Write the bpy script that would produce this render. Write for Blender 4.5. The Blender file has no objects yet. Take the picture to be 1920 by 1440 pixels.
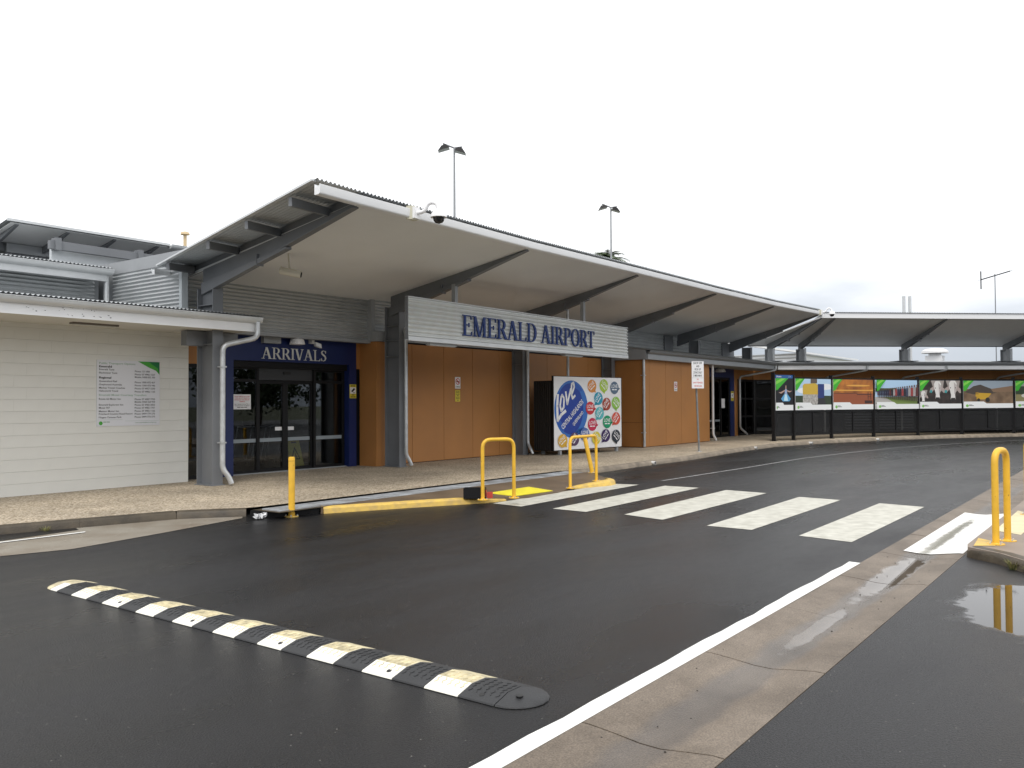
import bpy, bmesh, math, random
from mathutils import Vector, Matrix
R = math.radians
random.seed(7)
scene = bpy.context.scene
COL = scene.collection

# ------------------------------------------------------------------ camera
TH, PITCH, ROLL = R(36.6), math.atan(36/1600.), R(0.3)
f0 = Vector((math.cos(TH), math.sin(TH), 0)); r0 = Vector((math.sin(TH), -math.cos(TH), 0)); u0 = Vector((0, 0, 1))
fw = f0*math.cos(PITCH)+u0*math.sin(PITCH); uw = u0*math.cos(PITCH)-f0*math.sin(PITCH)
rw = r0*math.cos(ROLL)-uw*math.sin(ROLL); uw = uw*math.cos(ROLL)+r0*math.sin(ROLL)
cd = bpy.data.cameras.new('camera'); cam = bpy.data.objects.new('camera', cd); COL.objects.link(cam)
cam.matrix_world = Matrix(((rw.x, uw.x, -fw.x, 0), (rw.y, uw.y, -fw.y, 0), (rw.z, uw.z, -fw.z, 1.6), (0, 0, 0, 1)))
cd.sensor_width = 36; cd.lens = 30; cd.clip_start = .05; cd.clip_end = 3000
scene.camera = cam
# ------------------------------------------------------------------ sky, sun, exposure
SUN_EL, SUN_AZ = R(55), R(215)      # azimuth measured from +X counter-clockwise: light from the front-left of the terminal
w = bpy.data.worlds.new('World'); scene.world = w; w.use_nodes = True
nt = w.node_tree; nt.nodes.clear()
N = nt.nodes.new; L = nt.links.new
sky = N('ShaderNodeTexSky'); sky.sky_type = 'NISHITA'; sky.sun_disc = False
sky.sun_elevation = SUN_EL; sky.sun_rotation = R(90)-SUN_AZ
bg1 = N('ShaderNodeBackground'); bg1.inputs[1].default_value = .1; L(sky.outputs[0], bg1.inputs[0])
tc = N('ShaderNodeTexCoord'); sep = N('ShaderNodeSeparateXYZ'); L(tc.outputs['Generated'], sep.inputs[0])
mp = N('ShaderNodeMapping'); mp.inputs['Scale'].default_value = (1, 1, 3.5); L(tc.outputs['Generated'], mp.inputs[0])
nz = N('ShaderNodeTexNoise'); nz.inputs['Scale'].default_value = 3.2; nz.inputs['Detail'].default_value = 7; L(mp.outputs[0], nz.inputs[0])
ad = N('ShaderNodeMath'); ad.operation = 'MULTIPLY_ADD'; ad.inputs[1].default_value = .16; L(nz.outputs[0], ad.inputs[0])
ofs = N('ShaderNodeMath'); ofs.operation = 'SUBTRACT'; L(sep.outputs[2], ofs.inputs[0]); ofs.inputs[1].default_value = .08
L(ofs.outputs[0], ad.inputs[2])
cr = N('ShaderNodeValToRGB'); L(ad.outputs[0], cr.inputs[0])
e = cr.color_ramp.elements
e[0].position = .0; e[0].color = (.34, .38, .44, 1)
e[1].position = .165; e[1].color = (1.16, 1.165, 1.18, 1)
x = cr.color_ramp.elements.new(.09); x.color = (.55, .59, .65, 1)
bg2 = N('ShaderNodeBackground'); bg2.inputs[1].default_value = 1.0; L(cr.outputs[0], bg2.inputs[0])
mx = N('ShaderNodeMixShader'); mx.inputs[0].default_value = .94
L(bg1.outputs[0], mx.inputs[1]); L(bg2.outputs[0], mx.inputs[2])
ow = N('ShaderNodeOutputWorld'); L(mx.outputs[0], ow.inputs[0])
sd = bpy.data.lights.new('sun', 'SUN'); sd.energy = 1.1; sd.angle = R(18); sd.color = (1, .96, .9)
so = bpy.data.objects.new('sun', sd); COL.objects.link(so)
sdir = Vector((math.cos(SUN_AZ)*math.cos(SUN_EL), math.sin(SUN_AZ)*math.cos(SUN_EL), math.sin(SUN_EL)))
so.rotation_euler = sdir.to_track_quat('Z', 'Y').to_euler()
vs = scene.view_settings; vs.view_transform = 'Standard'; vs.look = 'None'; vs.exposure = .35; vs.gamma = 1; vs.use_curve_mapping = False

# ------------------------------------------------------------------ materials
MATS = {}
def mat(name, col, rough=.6, metal=0, var=0, vscale=3, bump=0, bscale=60, spec=.5, col2=None, detail=4, speck=None):
    """procedural: base colour with noise variation towards col2, optional fine bump and light specks"""
    if name in MATS: return MATS[name]
    m = bpy.data.materials.new(name); m.use_nodes = True; t = m.node_tree; b = t.nodes['Principled BSDF']
    b.inputs['Roughness'].default_value = rough; b.inputs['Metallic'].default_value = metal
    b.inputs['Specular IOR Level'].default_value = spec
    b.inputs['Base Color'].default_value = (*col, 1)
    if var or bump or speck:
        tcn = t.nodes.new('ShaderNodeTexCoord')
    if var:
        n = t.nodes.new('ShaderNodeTexNoise'); n.inputs['Scale'].default_value = vscale; n.inputs['Detail'].default_value = detail
        t.links.new(tcn.outputs['Object'], n.inputs[0])
        c2 = col2 or tuple(c*(1-var) for c in col)
        k = t.nodes.new('ShaderNodeValToRGB'); k.color_ramp.elements[0].position = .32; k.color_ramp.elements[1].position = .68
        k.color_ramp.elements[0].color = (*c2, 1); k.color_ramp.elements[1].color = (*col, 1)
        t.links.new(n.outputs[0], k.inputs[0]); out = k.outputs[0]
        t.links.new(out, b.inputs['Base Color'])
        rr = t.nodes.new('ShaderNodeMapRange'); rr.inputs[3].default_value = rough*.8; rr.inputs[4].default_value = min(1, rough*1.2)
        t.links.new(n.outputs[0], rr.inputs[0]); t.links.new(rr.outputs[0], b.inputs['Roughness'])
    if speck:
        sc, thr, scol = speck
        v = t.nodes.new('ShaderNodeTexNoise'); v.inputs['Scale'].default_value = sc; v.inputs['Detail'].default_value = 1
        t.links.new(tcn.outputs['Object'], v.inputs[0])
        k2 = t.nodes.new('ShaderNodeValToRGB'); k2.color_ramp.elements[0].position = thr; k2.color_ramp.elements[1].position = thr+.05
        t.links.new(v.outputs[0], k2.inputs[0])
        mix = t.nodes.new('ShaderNodeMix'); mix.data_type = 'RGBA'
        t.links.new(k2.outputs[0], mix.inputs[0])
        if var: t.links.new(out, mix.inputs[6])
        else: mix.inputs[6].default_value = (*col, 1)
        mix.inputs[7].default_value = (*scol, 1)
        t.links.new(mix.outputs[2], b.inputs['Base Color'])
    if bump:
        n2 = t.nodes.new('ShaderNodeTexNoise'); n2.inputs['Scale'].default_value = bscale; n2.inputs['Detail'].default_value = 3
        t.links.new(tcn.outputs['Object'], n2.inputs[0])
        bp = t.nodes.new('ShaderNodeBump'); bp.inputs['Strength'].default_value = bump; bp.inputs['Distance'].default_value = .01
        t.links.new(n2.outputs[0], bp.inputs['Height']); t.links.new(bp.outputs[0], b.inputs['Normal'])
    MATS[name] = m; return m

def wetmask(t, coord, spots, soft=.22, wob=.5, nscale=3.5):
    """0..1 mask of standing water: ellipses in world XY with a noisy shoreline"""
    n = t.nodes.new; l = t.links.new
    nz_ = n('ShaderNodeTexNoise'); nz_.inputs['Scale'].default_value = nscale; nz_.inputs['Detail'].default_value = 6; l(coord, nz_.inputs[0]); last = None
    for cx_, cy_, rx_, ry_ in spots:
        sb = n('ShaderNodeVectorMath'); sb.operation = 'SUBTRACT'; l(coord, sb.inputs[0]); sb.inputs[1].default_value = (cx_, cy_, 0)
        ml_ = n('ShaderNodeVectorMath'); ml_.operation = 'MULTIPLY'; l(sb.outputs[0], ml_.inputs[0]); ml_.inputs[1].default_value = (1/rx_, 1/ry_, 0)
        ln_ = n('ShaderNodeVectorMath'); ln_.operation = 'LENGTH'; l(ml_.outputs[0], ln_.inputs[0])
        if last is None: last = ln_.outputs['Value']
        else:
            mi = n('ShaderNodeMath'); mi.operation = 'MINIMUM'; l(last, mi.inputs[0]); l(ln_.outputs['Value'], mi.inputs[1]); last = mi.outputs[0]
    ad_ = n('ShaderNodeMath'); ad_.operation = 'MULTIPLY_ADD'; l(nz_.outputs[0], ad_.inputs[0]); ad_.inputs[1].default_value = wob*2; l(last, ad_.inputs[2])
    mr = n('ShaderNodeMapRange'); mr.interpolation_type = 'SMOOTHSTEP'; l(ad_.outputs[0], mr.inputs[0])
    mr.inputs[1].default_value = 1+wob; mr.inputs[2].default_value = 1+wob-soft; mr.inputs[3].default_value = 0; mr.inputs[4].default_value = 1
    return mr.outputs[0]
def mixf(t, fac, a, b):
    m_ = t.nodes.new('ShaderNodeMix'); m_.data_type = 'FLOAT'; t.links.new(fac, m_.inputs[0])
    for k, q in ((2, a), (3, b)):
        if isinstance(q, (int, float)): m_.inputs[k].default_value = q
        else: t.links.new(q, m_.inputs[k])
    return m_.outputs[0]
def mixc(t, fac, a, b, mode='MIX'):
    m_ = t.nodes.new('ShaderNodeMix'); m_.data_type = 'RGBA'; m_.blend_type = mode
    for k, q in ((0, fac), (6, a), (7, b)):
        if isinstance(q, tuple): m_.inputs[k].default_value = (*q, 1)
        elif isinstance(q, (int, float)): m_.inputs[k].default_value = q
        else: t.links.new(q, m_.inputs[k])
    return m_.outputs[2]
def asphalt(name, dark, lite, rlo, rhi, spots=(), spec=.4):
    m = bpy.data.materials.new(name); m.use_nodes = True; t = m.node_tree; b = t.nodes['Principled BSDF']; n = t.nodes.new; l = t.links.new
    tcn = n('ShaderNodeTexCoord'); co = tcn.outputs['Object']; b.inputs['Specular IOR Level'].default_value = spec
    mpn = n('ShaderNodeMapping'); mpn.inputs['Scale'].default_value = (.35, 1, 1); l(co, mpn.inputs[0])
    big = n('ShaderNodeTexNoise'); big.inputs['Scale'].default_value = .6; big.inputs['Detail'].default_value = 6; big.inputs['Roughness'].default_value = .6; l(mpn.outputs[0], big.inputs[0])
    fine = n('ShaderNodeTexNoise'); fine.inputs['Scale'].default_value = 85; fine.inputs['Detail'].default_value = 4; fine.inputs['Roughness'].default_value = .65; l(co, fine.inputs[0])
    vor = n('ShaderNodeTexVoronoi'); vor.inputs['Scale'].default_value = 95; l(co, vor.inputs[0])
    sx = n('ShaderNodeSeparateColor'); l(vor.outputs['Color'], sx.inputs[0])
    thr = n('ShaderNodeMath'); thr.operation = 'GREATER_THAN'; thr.inputs[1].default_value = .9975; l(sx.outputs[0], thr.inputs[0])
    dd = n('ShaderNodeMath'); dd.operation = 'LESS_THAN'; dd.inputs[1].default_value = .4; l(vor.outputs['Distance'], dd.inputs[0])
    sm = n('ShaderNodeMath'); sm.operation = 'MULTIPLY'; l(thr.outputs[0], sm.inputs[0]); l(dd.outputs[0], sm.inputs[1])
    k = n('ShaderNodeValToRGB'); k.color_ramp.elements[0].position = .40; k.color_ramp.elements[1].position = .66
    k.color_ramp.elements[0].color = (*dark, 1); k.color_ramp.elements[1].color = (*lite, 1); l(fine.outputs[0], k.inputs[0])
    tone = n('ShaderNodeMapRange'); tone.inputs[1].default_value = .3; tone.inputs[2].default_value = .7; tone.inputs[3].default_value = .4; tone.inputs[4].default_value = 1.4; l(big.outputs[0], tone.inputs[0])
    base = mixc(t, 1.0, k.outputs[0], tone.outputs[0], 'MULTIPLY'); base = mixc(t, sm.outputs[0], base, (.26, .25, .23))
    rr = n('ShaderNodeMapRange'); rr.inputs[1].default_value = .28; rr.inputs[2].default_value = .72; rr.inputs[3].default_value = rlo; rr.inputs[4].default_value = rhi; l(big.outputs[0], rr.inputs[0])
    rough = rr.outputs[0]; bst = .6
    bp = n('ShaderNodeBump'); bp.inputs['Strength'].default_value = .9; bp.inputs['Distance'].default_value = .010
    if spots:
        w_ = wetmask(t, co, spots); base = mixc(t, w_, base, (.012, .012, .013)); rough = mixf(t, w_, rough, .03); l(mixf(t, w_, .9, 0.0), bp.inputs['Strength'])
        l(mixf(t, w_, spec, .25), b.inputs['Specular IOR Level'])
    l(base, b.inputs['Base Color']); l(rough, b.inputs['Roughness']); l(fine.outputs[0], bp.inputs['Height']); l(bp.outputs[0], b.inputs['Normal'])
    MATS[name] = m; return m
def drainmat(name, spots):
    m = bpy.data.materials.new(name); m.use_nodes = True; t = m.node_tree; b = t.nodes['Principled BSDF']; n = t.nodes.new; l = t.links.new
    co = n('ShaderNodeTexCoord').outputs['Object']
    g1 = n('ShaderNodeTexNoise'); g1.inputs['Scale'].default_value = 1.7; g1.inputs['Detail'].default_value = 8; g1.inputs['Roughness'].default_value = .65; l(co, g1.inputs[0])
    g2 = n('ShaderNodeTexNoise'); g2.inputs['Scale'].default_value = 110; g2.inputs['Detail'].default_value = 3; l(co, g2.inputs[0])
    k = n('ShaderNodeValToRGB'); k.color_ramp.elements[0].position = .3; k.color_ramp.elements[1].position = .7; k.color_ramp.elements[0].color = (.105, .082, .060, 1); k.color_ramp.elements[1].color = (.215, .175, .135, 1); l(g1.outputs[0], k.inputs[0])
    k2 = n('ShaderNodeMapRange'); k2.inputs[1].default_value = .35; k2.inputs[2].default_value = .68; k2.inputs[3].default_value = .72; k2.inputs[4].default_value = 1.35; l(g2.outputs[0], k2.inputs[0])
    base = mixc(t, 1.0, k.outputs[0], k2.outputs[0], 'MULTIPLY')
    damp = wetmask(t, co, [(8, 1.92, 16, .17)], .5, .45, 2.2); wet = wetmask(t, co, spots, .3, .5, 5)
    base = mixc(t, damp, base, mixc(t, 1.0, base, (.62, .62, .63), 'MULTIPLY')); rough = mixf(t, wet, mixf(t, damp, .6, .28), .03)
    bp = n('ShaderNodeBump'); bp.inputs['Distance'].default_value = .006; l(mixf(t, wet, .45, 0.0), bp.inputs['Strength']); l(g2.outputs[0], bp.inputs['Height']); l(bp.outputs[0], b.inputs['Normal'])
    l(mixf(t, wet, .45, .25), b.inputs['Specular IOR Level']); l(base, b.inputs['Base Color']); l(rough, b.inputs['Roughness']); MATS[name] = m; return m

def aggregate(name):
    m = bpy.data.materials.new(name); m.use_nodes = True; t = m.node_tree; b = t.nodes['Principled BSDF']; n = t.nodes.new; l = t.links.new
    tcn = n('ShaderNodeTexCoord')
    vor = n('ShaderNodeTexVoronoi'); vor.inputs['Scale'].default_value = 42; l(tcn.outputs['Object'], vor.inputs[0])
    s = n('ShaderNodeSeparateColor'); l(vor.outputs['Color'], s.inputs[0])
    k = n('ShaderNodeValToRGB'); l(s.outputs[0], k.inputs[0]); el = k.color_ramp.elements
    el[0].position = 0; el[0].color = (.19, .148, .105, 1); el[1].position = 1; el[1].color = (.66, .58, .465, 1)
    for p, c in ((.25, (.33, .265, .185)), (.55, (.46, .385, .28)), (.8, (.54, .46, .35))):
        q = el.new(p); q.color = (*c, 1)
    big = n('ShaderNodeTexNoise'); big.inputs['Scale'].default_value = .8; big.inputs['Detail'].default_value = 4; l(tcn.outputs['Object'], big.inputs[0])
    k2 = n('ShaderNodeMapRange'); k2.inputs[1].default_value = .3; k2.inputs[2].default_value = .7; k2.inputs[3].default_value = .74; k2.inputs[4].default_value = 1.14; l(big.outputs[0], k2.inputs[0])
    mm = n('ShaderNodeMix'); mm.data_type = 'RGBA'; mm.blend_type = 'MULTIPLY'; mm.inputs[0].default_value = 1
    l(k.outputs[0], mm.inputs[6]); l(k2.outputs[0], mm.inputs[7]); l(mm.outputs[2], b.inputs['Base Color'])
    b.inputs['Roughness'].default_value = .75
    bp = n('ShaderNodeBump'); bp.inputs['Strength'].default_value = .6; bp.inputs['Distance'].default_value = .008; bp.invert = True
    l(vor.outputs['Distance'], bp.inputs['Height']); l(bp.outputs[0], b.inputs['Normal'])
    MATS[name] = m; return m

def glassmat():
    m = bpy.data.materials.new('tinted_glass'); m.use_nodes = True; t = m.node_tree; n = t.nodes.new; l = t.links.new
    t.nodes.remove(t.nodes['Principled BSDF']); o = t.nodes['Material Output']
    tr = n('ShaderNodeBsdfTransparent'); tr.inputs[0].default_value = (.62, .64, .65, 1)
    gl = n('ShaderNodeBsdfGlossy'); gl.inputs['Roughness'].default_value = .01
    fr = n('ShaderNodeFresnel'); fr.inputs[0].default_value = 1.5
    mxs = n('ShaderNodeMixShader'); l(fr.outputs[0], mxs.inputs[0]); l(tr.outputs[0], mxs.inputs[1]); l(gl.outputs[0], mxs.inputs[2]); l(mxs.outputs[0], o.inputs[0])
    MATS['tinted_glass'] = m; return m

M_ROAD = asphalt('wet_asphalt', (.006, .006, .007), (.027, .027, .028), .15, .56, spec=.34)
M_PARK = asphalt('carpark_asphalt', (.007, .007, .008), (.034, .034, .036), .24, .56, [(7.75, .75, 1.15, .55), (5.4, .25, .5, .3), (9.0, -.6, .8, .5)], .36)
M_AGG = aggregate('exposed_aggregate')
M_GLASS = glassmat()
M_CONC = drainmat('drain_concrete', [(8.6, 1.92, 1.5, .15), (6.3, 1.92, .8, .07)])
M_RAMP = mat('ramp_concrete', (.17, .12, .075), .5, var=.3, vscale=2, bump=.25, bscale=80)
M_KERB = mat('kerb_concrete', (.30, .25, .19), .75, var=.5, vscale=4, bump=.4, bscale=60, detail=7)
M_KERBD = mat('kerb_wet_concrete', (.085, .066, .042), .5, var=.55, vscale=5, bump=.5, bscale=50, detail=7)
M_YEL = mat('yellow_paint', (.86, .50, .04), .42, var=.16, vscale=7, detail=8, speck=(28, .74, (.32, .17, .04)))
M_KYEL = mat('kerb_yellow_paint', (.74, .50, .10), .6, var=.45, vscale=9, col2=(.52, .36, .12), bump=.2)
M_TACT = mat('tactile_yellow', (.80, .70, .03), .5, var=.15, vscale=8)
M_WHITE = mat('road_white_paint', (.80, .80, .77), .6, var=.1, vscale=5, bump=.15, bscale=120)
M_ZEB = mat('zebra_paint', (.60, .59, .52), .6, var=.4, vscale=6, detail=12, col2=(.42, .41, .35), bump=.25, bscale=110)
M_ZINC = mat('zincalume_sheet', (.50, .52, .53), .42, metal=.55, var=.12, vscale=2)
M_ROOF = mat('roof_sheet', (.42, .44, .45), .45, metal=.5, var=.15, vscale=2)
M_GUT = mat('gutter_steel', (.66, .68, .69), .4, metal=.25, var=.1, vscale=3)
M_FASC = mat('fascia_white', (.86, .87, .88), .45, var=.06, vscale=2)
M_FGREY = mat('fascia_grey', (.34, .36, .38), .5, var=.1, vscale=2)
M_PIPE = mat('galvanised_pipe', (.62, .64, .65), .35, metal=.5, var=.2, vscale=8)
M_STEEL = mat('grey_painted_steel', (.19, .20, .215), .5, var=.12, vscale=2)
M_STEELL = mat('light_grey_steel', (.34, .355, .37), .5, var=.12, vscale=2)
M_SOFF = mat('soffit_sheet', (.83, .84, .84), .7, var=.07, vscale=.6)
M_BLOCK = mat('painted_block', (.74, .74, .70), .75, var=.07, vscale=1.1, bump=.25, bscale=70, detail=6)
M_MORT = mat('mortar_line', (.60, .60, .56), .9)
M_ORA = mat('orange_panel', (.46, .205, .06), .55, var=.14, vscale=1.1, bump=.05, detail=8)
M_ORAD = mat('panel_joint', (.10, .045, .02), .8)
M_NAVY = mat('navy_panel', (.008, .021, .115), .4, var=.1, vscale=2)
M_BLACK = mat('black_frame', (.008, .008, .009), .5, var=.1, spec=.25)
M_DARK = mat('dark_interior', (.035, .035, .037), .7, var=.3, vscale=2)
M_LETW = mat('silver_lettering', (.72, .72, .70), .4)
M_LETB = mat('blue_lettering', (.010, .034, .16), .45, spec=.3)
M_BOARD = mat('white_board', (.87, .87, .88), .4, var=.03)
M_INK = mat('black_ink', (.015, .015, .015), .6)
M_RUB = mat('black_rubber', (.028, .029, .031), .55, var=.3, vscale=8, bump=.3, bscale=120)
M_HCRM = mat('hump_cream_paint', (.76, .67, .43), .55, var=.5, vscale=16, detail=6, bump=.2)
M_HLIT = mat('hump_lit_paint', (.84, .82, .74), .5, var=.08, vscale=10)  # hump paint whitened: light on the near bevel put into the colour
def flat(name, col, rough=.5): return mat(name, col, rough)
GREEN = flat('print_green', (.06, .36, .04)); DGREEN = flat('print_dark_green', (.01, .17, .05)); SGREEN = flat('print_sage', (.25, .38, .28)); RED = flat('print_red', (.6, .03, .03))
YELP = flat('print_yellow', (.75, .62, .05)); GREYP = flat('print_grey', (.3, .3, .3))

# ------------------------------------------------------------------ builders
def link(o): COL.objects.link(o); return o
def props(o, label=None, cat=None, group=None, kind=None):
    if label: o['label'] = label
    if cat: o['category'] = cat
    if group: o['group'] = group
    if kind: o['kind'] = kind
    return o
def thing(name, loc, label, cat, group=None):
    o = link(bpy.data.objects.new(name, None)); o.location = loc; o.empty_display_size = .2
    return props(o, label, cat, group)
PINV = {}
def setparent(o, p):
    o.parent = p
    b = Matrix.Translation(p.location) if p.type == 'EMPTY' else PINV.get(p.name, Matrix.Identity(4))
    o.matrix_parent_inverse = b.inverted()
class MB:
    def __init__(s): s.v = []; s.f = []; s.smooth = False
    def add(s, vs, fs):
        o = len(s.v); s.v += [tuple(x) for x in vs]; s.f += [tuple(i+o for i in q) for q in fs]; return s
    def box(s, x0, x1, y0, y1, z0, z1):
        return s.add([(x, y, z) for z in (z0, z1) for y in (y0, y1) for x in (x0, x1)],
                     [(0, 2, 3, 1), (4, 5, 7, 6), (0, 1, 5, 4), (2, 6, 7, 3), (0, 4, 6, 2), (1, 3, 7, 5)])
    def obox(s, c, ux, uy, uz, hx, hy, hz):
        c = Vector(c); ux, uy, uz = [Vector(q).normalized() for q in (ux, uy, uz)]
        vs = [c+ux*hx*a+uy*hy*b+uz*hz*d for d in (-1, 1) for b in (-1, 1) for a in (-1, 1)]
        return s.add(vs, [(0, 2, 3, 1), (4, 5, 7, 6), (0, 1, 5, 4), (2, 6, 7, 3), (0, 4, 6, 2), (1, 3, 7, 5)])
    def bar(s, a, b, wd, ht, up=(0, 0, 1)):
        a, b = Vector(a), Vector(b); d = (b-a).normalized(); sd_ = d.cross(Vector(up)).normalized(); u = sd_.cross(d)
        return s.obox((a+b)/2, d, sd_, u, (b-a).length/2, wd/2, ht/2)
    def prism(s, poly, ext):
        """closed polygon (3D points) extruded by vector ext"""
        n = len(poly); e_ = Vector(ext); p = [Vector(q) for q in poly]
        return s.add(p+[q+e_ for q in p], [tuple(range(n))[::-1], tuple(range(n, 2*n))]+[(i, (i+1) % n, (i+1) % n+n, i+n) for i in range(n)])
    def poly(s, pts): return s.add(pts, [tuple(range(len(pts)))])
    def tube(s, pts, r, n=10, cap=True):
        pts = [Vector(p) for p in pts]; rs = r if isinstance(r, (list, tuple)) else [r]*len(pts)
        o = len(s.v); ref = None
        for i, p in enumerate(pts):
            d = ((pts[i+1]-p) if i == 0 else (p-pts[i-1]) if i == len(pts)-1 else (pts[i+1]-p).normalized()+(p-pts[i-1]).normalized()).normalized()
            if ref is None: ref = d.orthogonal().normalized()
            ref = (ref-d*ref.dot(d)).normalized(); b = d.cross(ref)
            for k in range(n):
                a = 2*math.pi*k/n; s.v.append(tuple(p+(ref*math.cos(a)+b*math.sin(a))*rs[i]))
        for i in range(len(pts)-1):
            for k in range(n):
                s.f.append((o+i*n+k, o+i*n+(k+1) % n, o+(i+1)*n+(k+1) % n, o+(i+1)*n+k))
        if cap:
            s.f.append(tuple(o+k for k in range(n))[::-1]); s.f.append(tuple(o+(len(pts)-1)*n+k for k in range(n)))
        s.smooth = True; return s
    def lathe(s, c, prof, n=16):
        o = len(s.v)
        for r_, z in prof:
            for k in range(n):
                a = 2*math.pi*k/n; s.v.append((c[0]+r_*math.cos(a), c[1]+r_*math.sin(a), c[2]+z))
        for i in range(len(prof)-1):
            for k in range(n): s.f.append((o+i*n+k, o+i*n+(k+1) % n, o+(i+1)*n+(k+1) % n, o+(i+1)*n+k))
        s.f.append(tuple(o+k for k in range(n))[::-1]); s.f.append(tuple(o+(len(prof)-1)*n+k for k in range(n)))
        s.smooth = True; return s
    def build(s, name, m, parent=None, smooth=None, up=False, **kw):
        me = bpy.data.meshes.new(name); me.from_pydata(s.v, [], s.f); me.materials.append(m)
        bm = bmesh.new(); bm.from_mesh(me); bmesh.ops.recalc_face_normals(bm, faces=bm.faces); bm.to_mesh(me); bm.free()
        if up and me.polygons and sum(p.normal.z*p.area for p in me.polygons) < 0: me.flip_normals()
        if s.smooth if smooth is None else smooth:
            me.polygons.foreach_set('use_smooth', [True]*len(me.polygons)); me.set_sharp_from_angle(angle=R(40))
        o = link(bpy.data.objects.new(name, me)); props(o, **kw)
        if parent: setparent(o, parent)
        return o
def rnd(pts, r, k=5):
    """round the corners of a polyline of 3D points (pipe bends)"""
    pts = [Vector(p) for p in pts]; out = [pts[0]]
    for i in range(1, len(pts)-1):
        a, p, b = pts[i-1], pts[i], pts[i+1]; q = min(r, (a-p).length*.45, (b-p).length*.45)
        A = p+(a-p).normalized()*q; B = p+(b-p).normalized()*q
        for j in range(k+1):
            t = j/k; out.append(A*(1-t)**2+p*2*t*(1-t)+B*t*t)
    return out+[pts[-1]]
def corr(name, o, u, Lu, v, Wv, n, m, parent, pitch=.076, amp=.013, screws=True):
    """corrugated sheet: ridges run along u, wave goes across v, normal n"""
    o, u, v, n = Vector(o), Vector(u).normalized(), Vector(v).normalized(), Vector(n).normalized()
    mb = MB(); k = max(2, int(Wv/pitch*6))
    for i in range(k+1):
        d = Wv*i/k; h = amp*math.sin(2*math.pi*d/pitch)
        for a in (0, Lu): mb.v.append(tuple(o+v*d+n*h+u*a))
    mb.f = [(2*i, 2*i+1, 2*i+3, 2*i+2) for i in range(k)]
    return mb.build(name, m, parent, smooth=True)
def corr2(name, fa, fb, s0, s1, m, parent, pitch=.076, amp=.013, up=(0, 0, 1)):
    """corrugated sheet spanning from curve fa(s) to curve fb(s), ridges running between them"""
    mb = MB(); k = int(abs(s1-s0)/pitch*6); up = Vector(up)
    for i in range(k+1):
        q = s0+(s1-s0)*i/k; h = up*amp*math.sin(2*math.pi*(q-s0)/pitch)
        mb.v.append(tuple(Vector(fa(q))+h)); mb.v.append(tuple(Vector(fb(q))+h))
    mb.f = [(2*i, 2*i+1, 2*i+3, 2*i+2) for i in range(k)]
    return mb.build(name, m, parent, smooth=True)
_fc = {}
def glyphs(s):
    if s not in _fc:
        c = bpy.data.curves.new('t', 'FONT'); c.body = s; c.resolution_u = 2; c.fill_mode = 'FRONT'; c.offset = .014
        o = bpy.data.objects.new('t', c); COL.objects.link(o)
        me = o.to_mesh(); vs = [v.co.copy() for v in me.vertices]; fs = [tuple(p.vertices) for p in me.polygons]
        o.to_mesh_clear(); bpy.data.objects.remove(o); bpy.data.curves.remove(c)
        x0 = min(v.x for v in vs); x1 = max(v.x for v in vs); y0 = min(v.y for v in vs); y1 = max(v.y for v in vs)
        _fc[s] = (vs, fs, x0, x1, y0, y1)
    return _fc[s]
class Face:
    """a flat face in space: origin (bottom-left), u to the right, v up, n towards the viewer"""
    def __init__(s, o, u, v=(0, 0, 1)):
        s.o = Vector(o); s.u = Vector(u).normalized(); s.v = Vector(v).normalized(); s.n = s.u.cross(s.v)
    def p(s, a, b, d=0): return s.o+s.u*a+s.v*b+s.n*d
    def slab(s, mb, a0, a1, b0, b1, d0, d1):
        return mb.add([s.p(a, b, d) for d in (d0, d1) for b in (b0, b1) for a in (a0, a1)],
                      [(0, 2, 3, 1), (4, 5, 7, 6), (0, 1, 5, 4), (2, 6, 7, 3), (0, 4, 6, 2), (1, 3, 7, 5)])
    def shape(s, mb, pts, d): return mb.poly([s.p(a, b, d) for a, b in pts])
    def text(s, mb, t, a, b, h, wd=None, d=.004, rot=0, capline=False, align='l'):
        """text with its lower-left corner at (a,b); h = height of a capital letter; wd = forced width"""
        if t[0] == '#':
            n_ = int(t[1:]); sh = {'l': 0, 'c': -wd/2, 'r': -wd}[align]; c, q = math.cos(rot), math.sin(rot)
            for i in range(n_):
                X0, X1 = sh+wd*(i+.06)/n_, sh+wd*(i+.94)/n_
                mb.poly([s.p(a+X*c-Y*q, b+X*q+Y*c, d) for X, Y in ((X0, h*.1), (X1, h*.1), (X1, h*.85), (X0, h*.85))])
            return mb
        vs, fs, x0, x1, y0, y1 = glyphs(t); k = h/.69; kx = (wd/(x1-x0)) if wd else k
        tw = (x1-x0)*kx; sh = {'l': 0, 'c': -tw/2, 'r': -tw}[align]
        c, q = math.cos(rot), math.sin(rot); pts = []
        for v in vs:
            X = (v.x-x0)*kx+sh; Y = v.y*k
            pts.append(s.p(a+X*c-Y*q, b+X*q+Y*c, d))
        return mb.add(pts, fs)
def ell(cx, cy, rx, ry, n=24, rot=0, a0=0, a1=2*math.pi):
    c, q = math.cos(rot), math.sin(rot)
    return [(cx+rx*math.cos(t)*c-ry*math.sin(t)*q, cy+rx*math.cos(t)*q+ry*math.sin(t)*c) for t in [a0+(a1-a0)*i/n for i in range(n)]]
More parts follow.
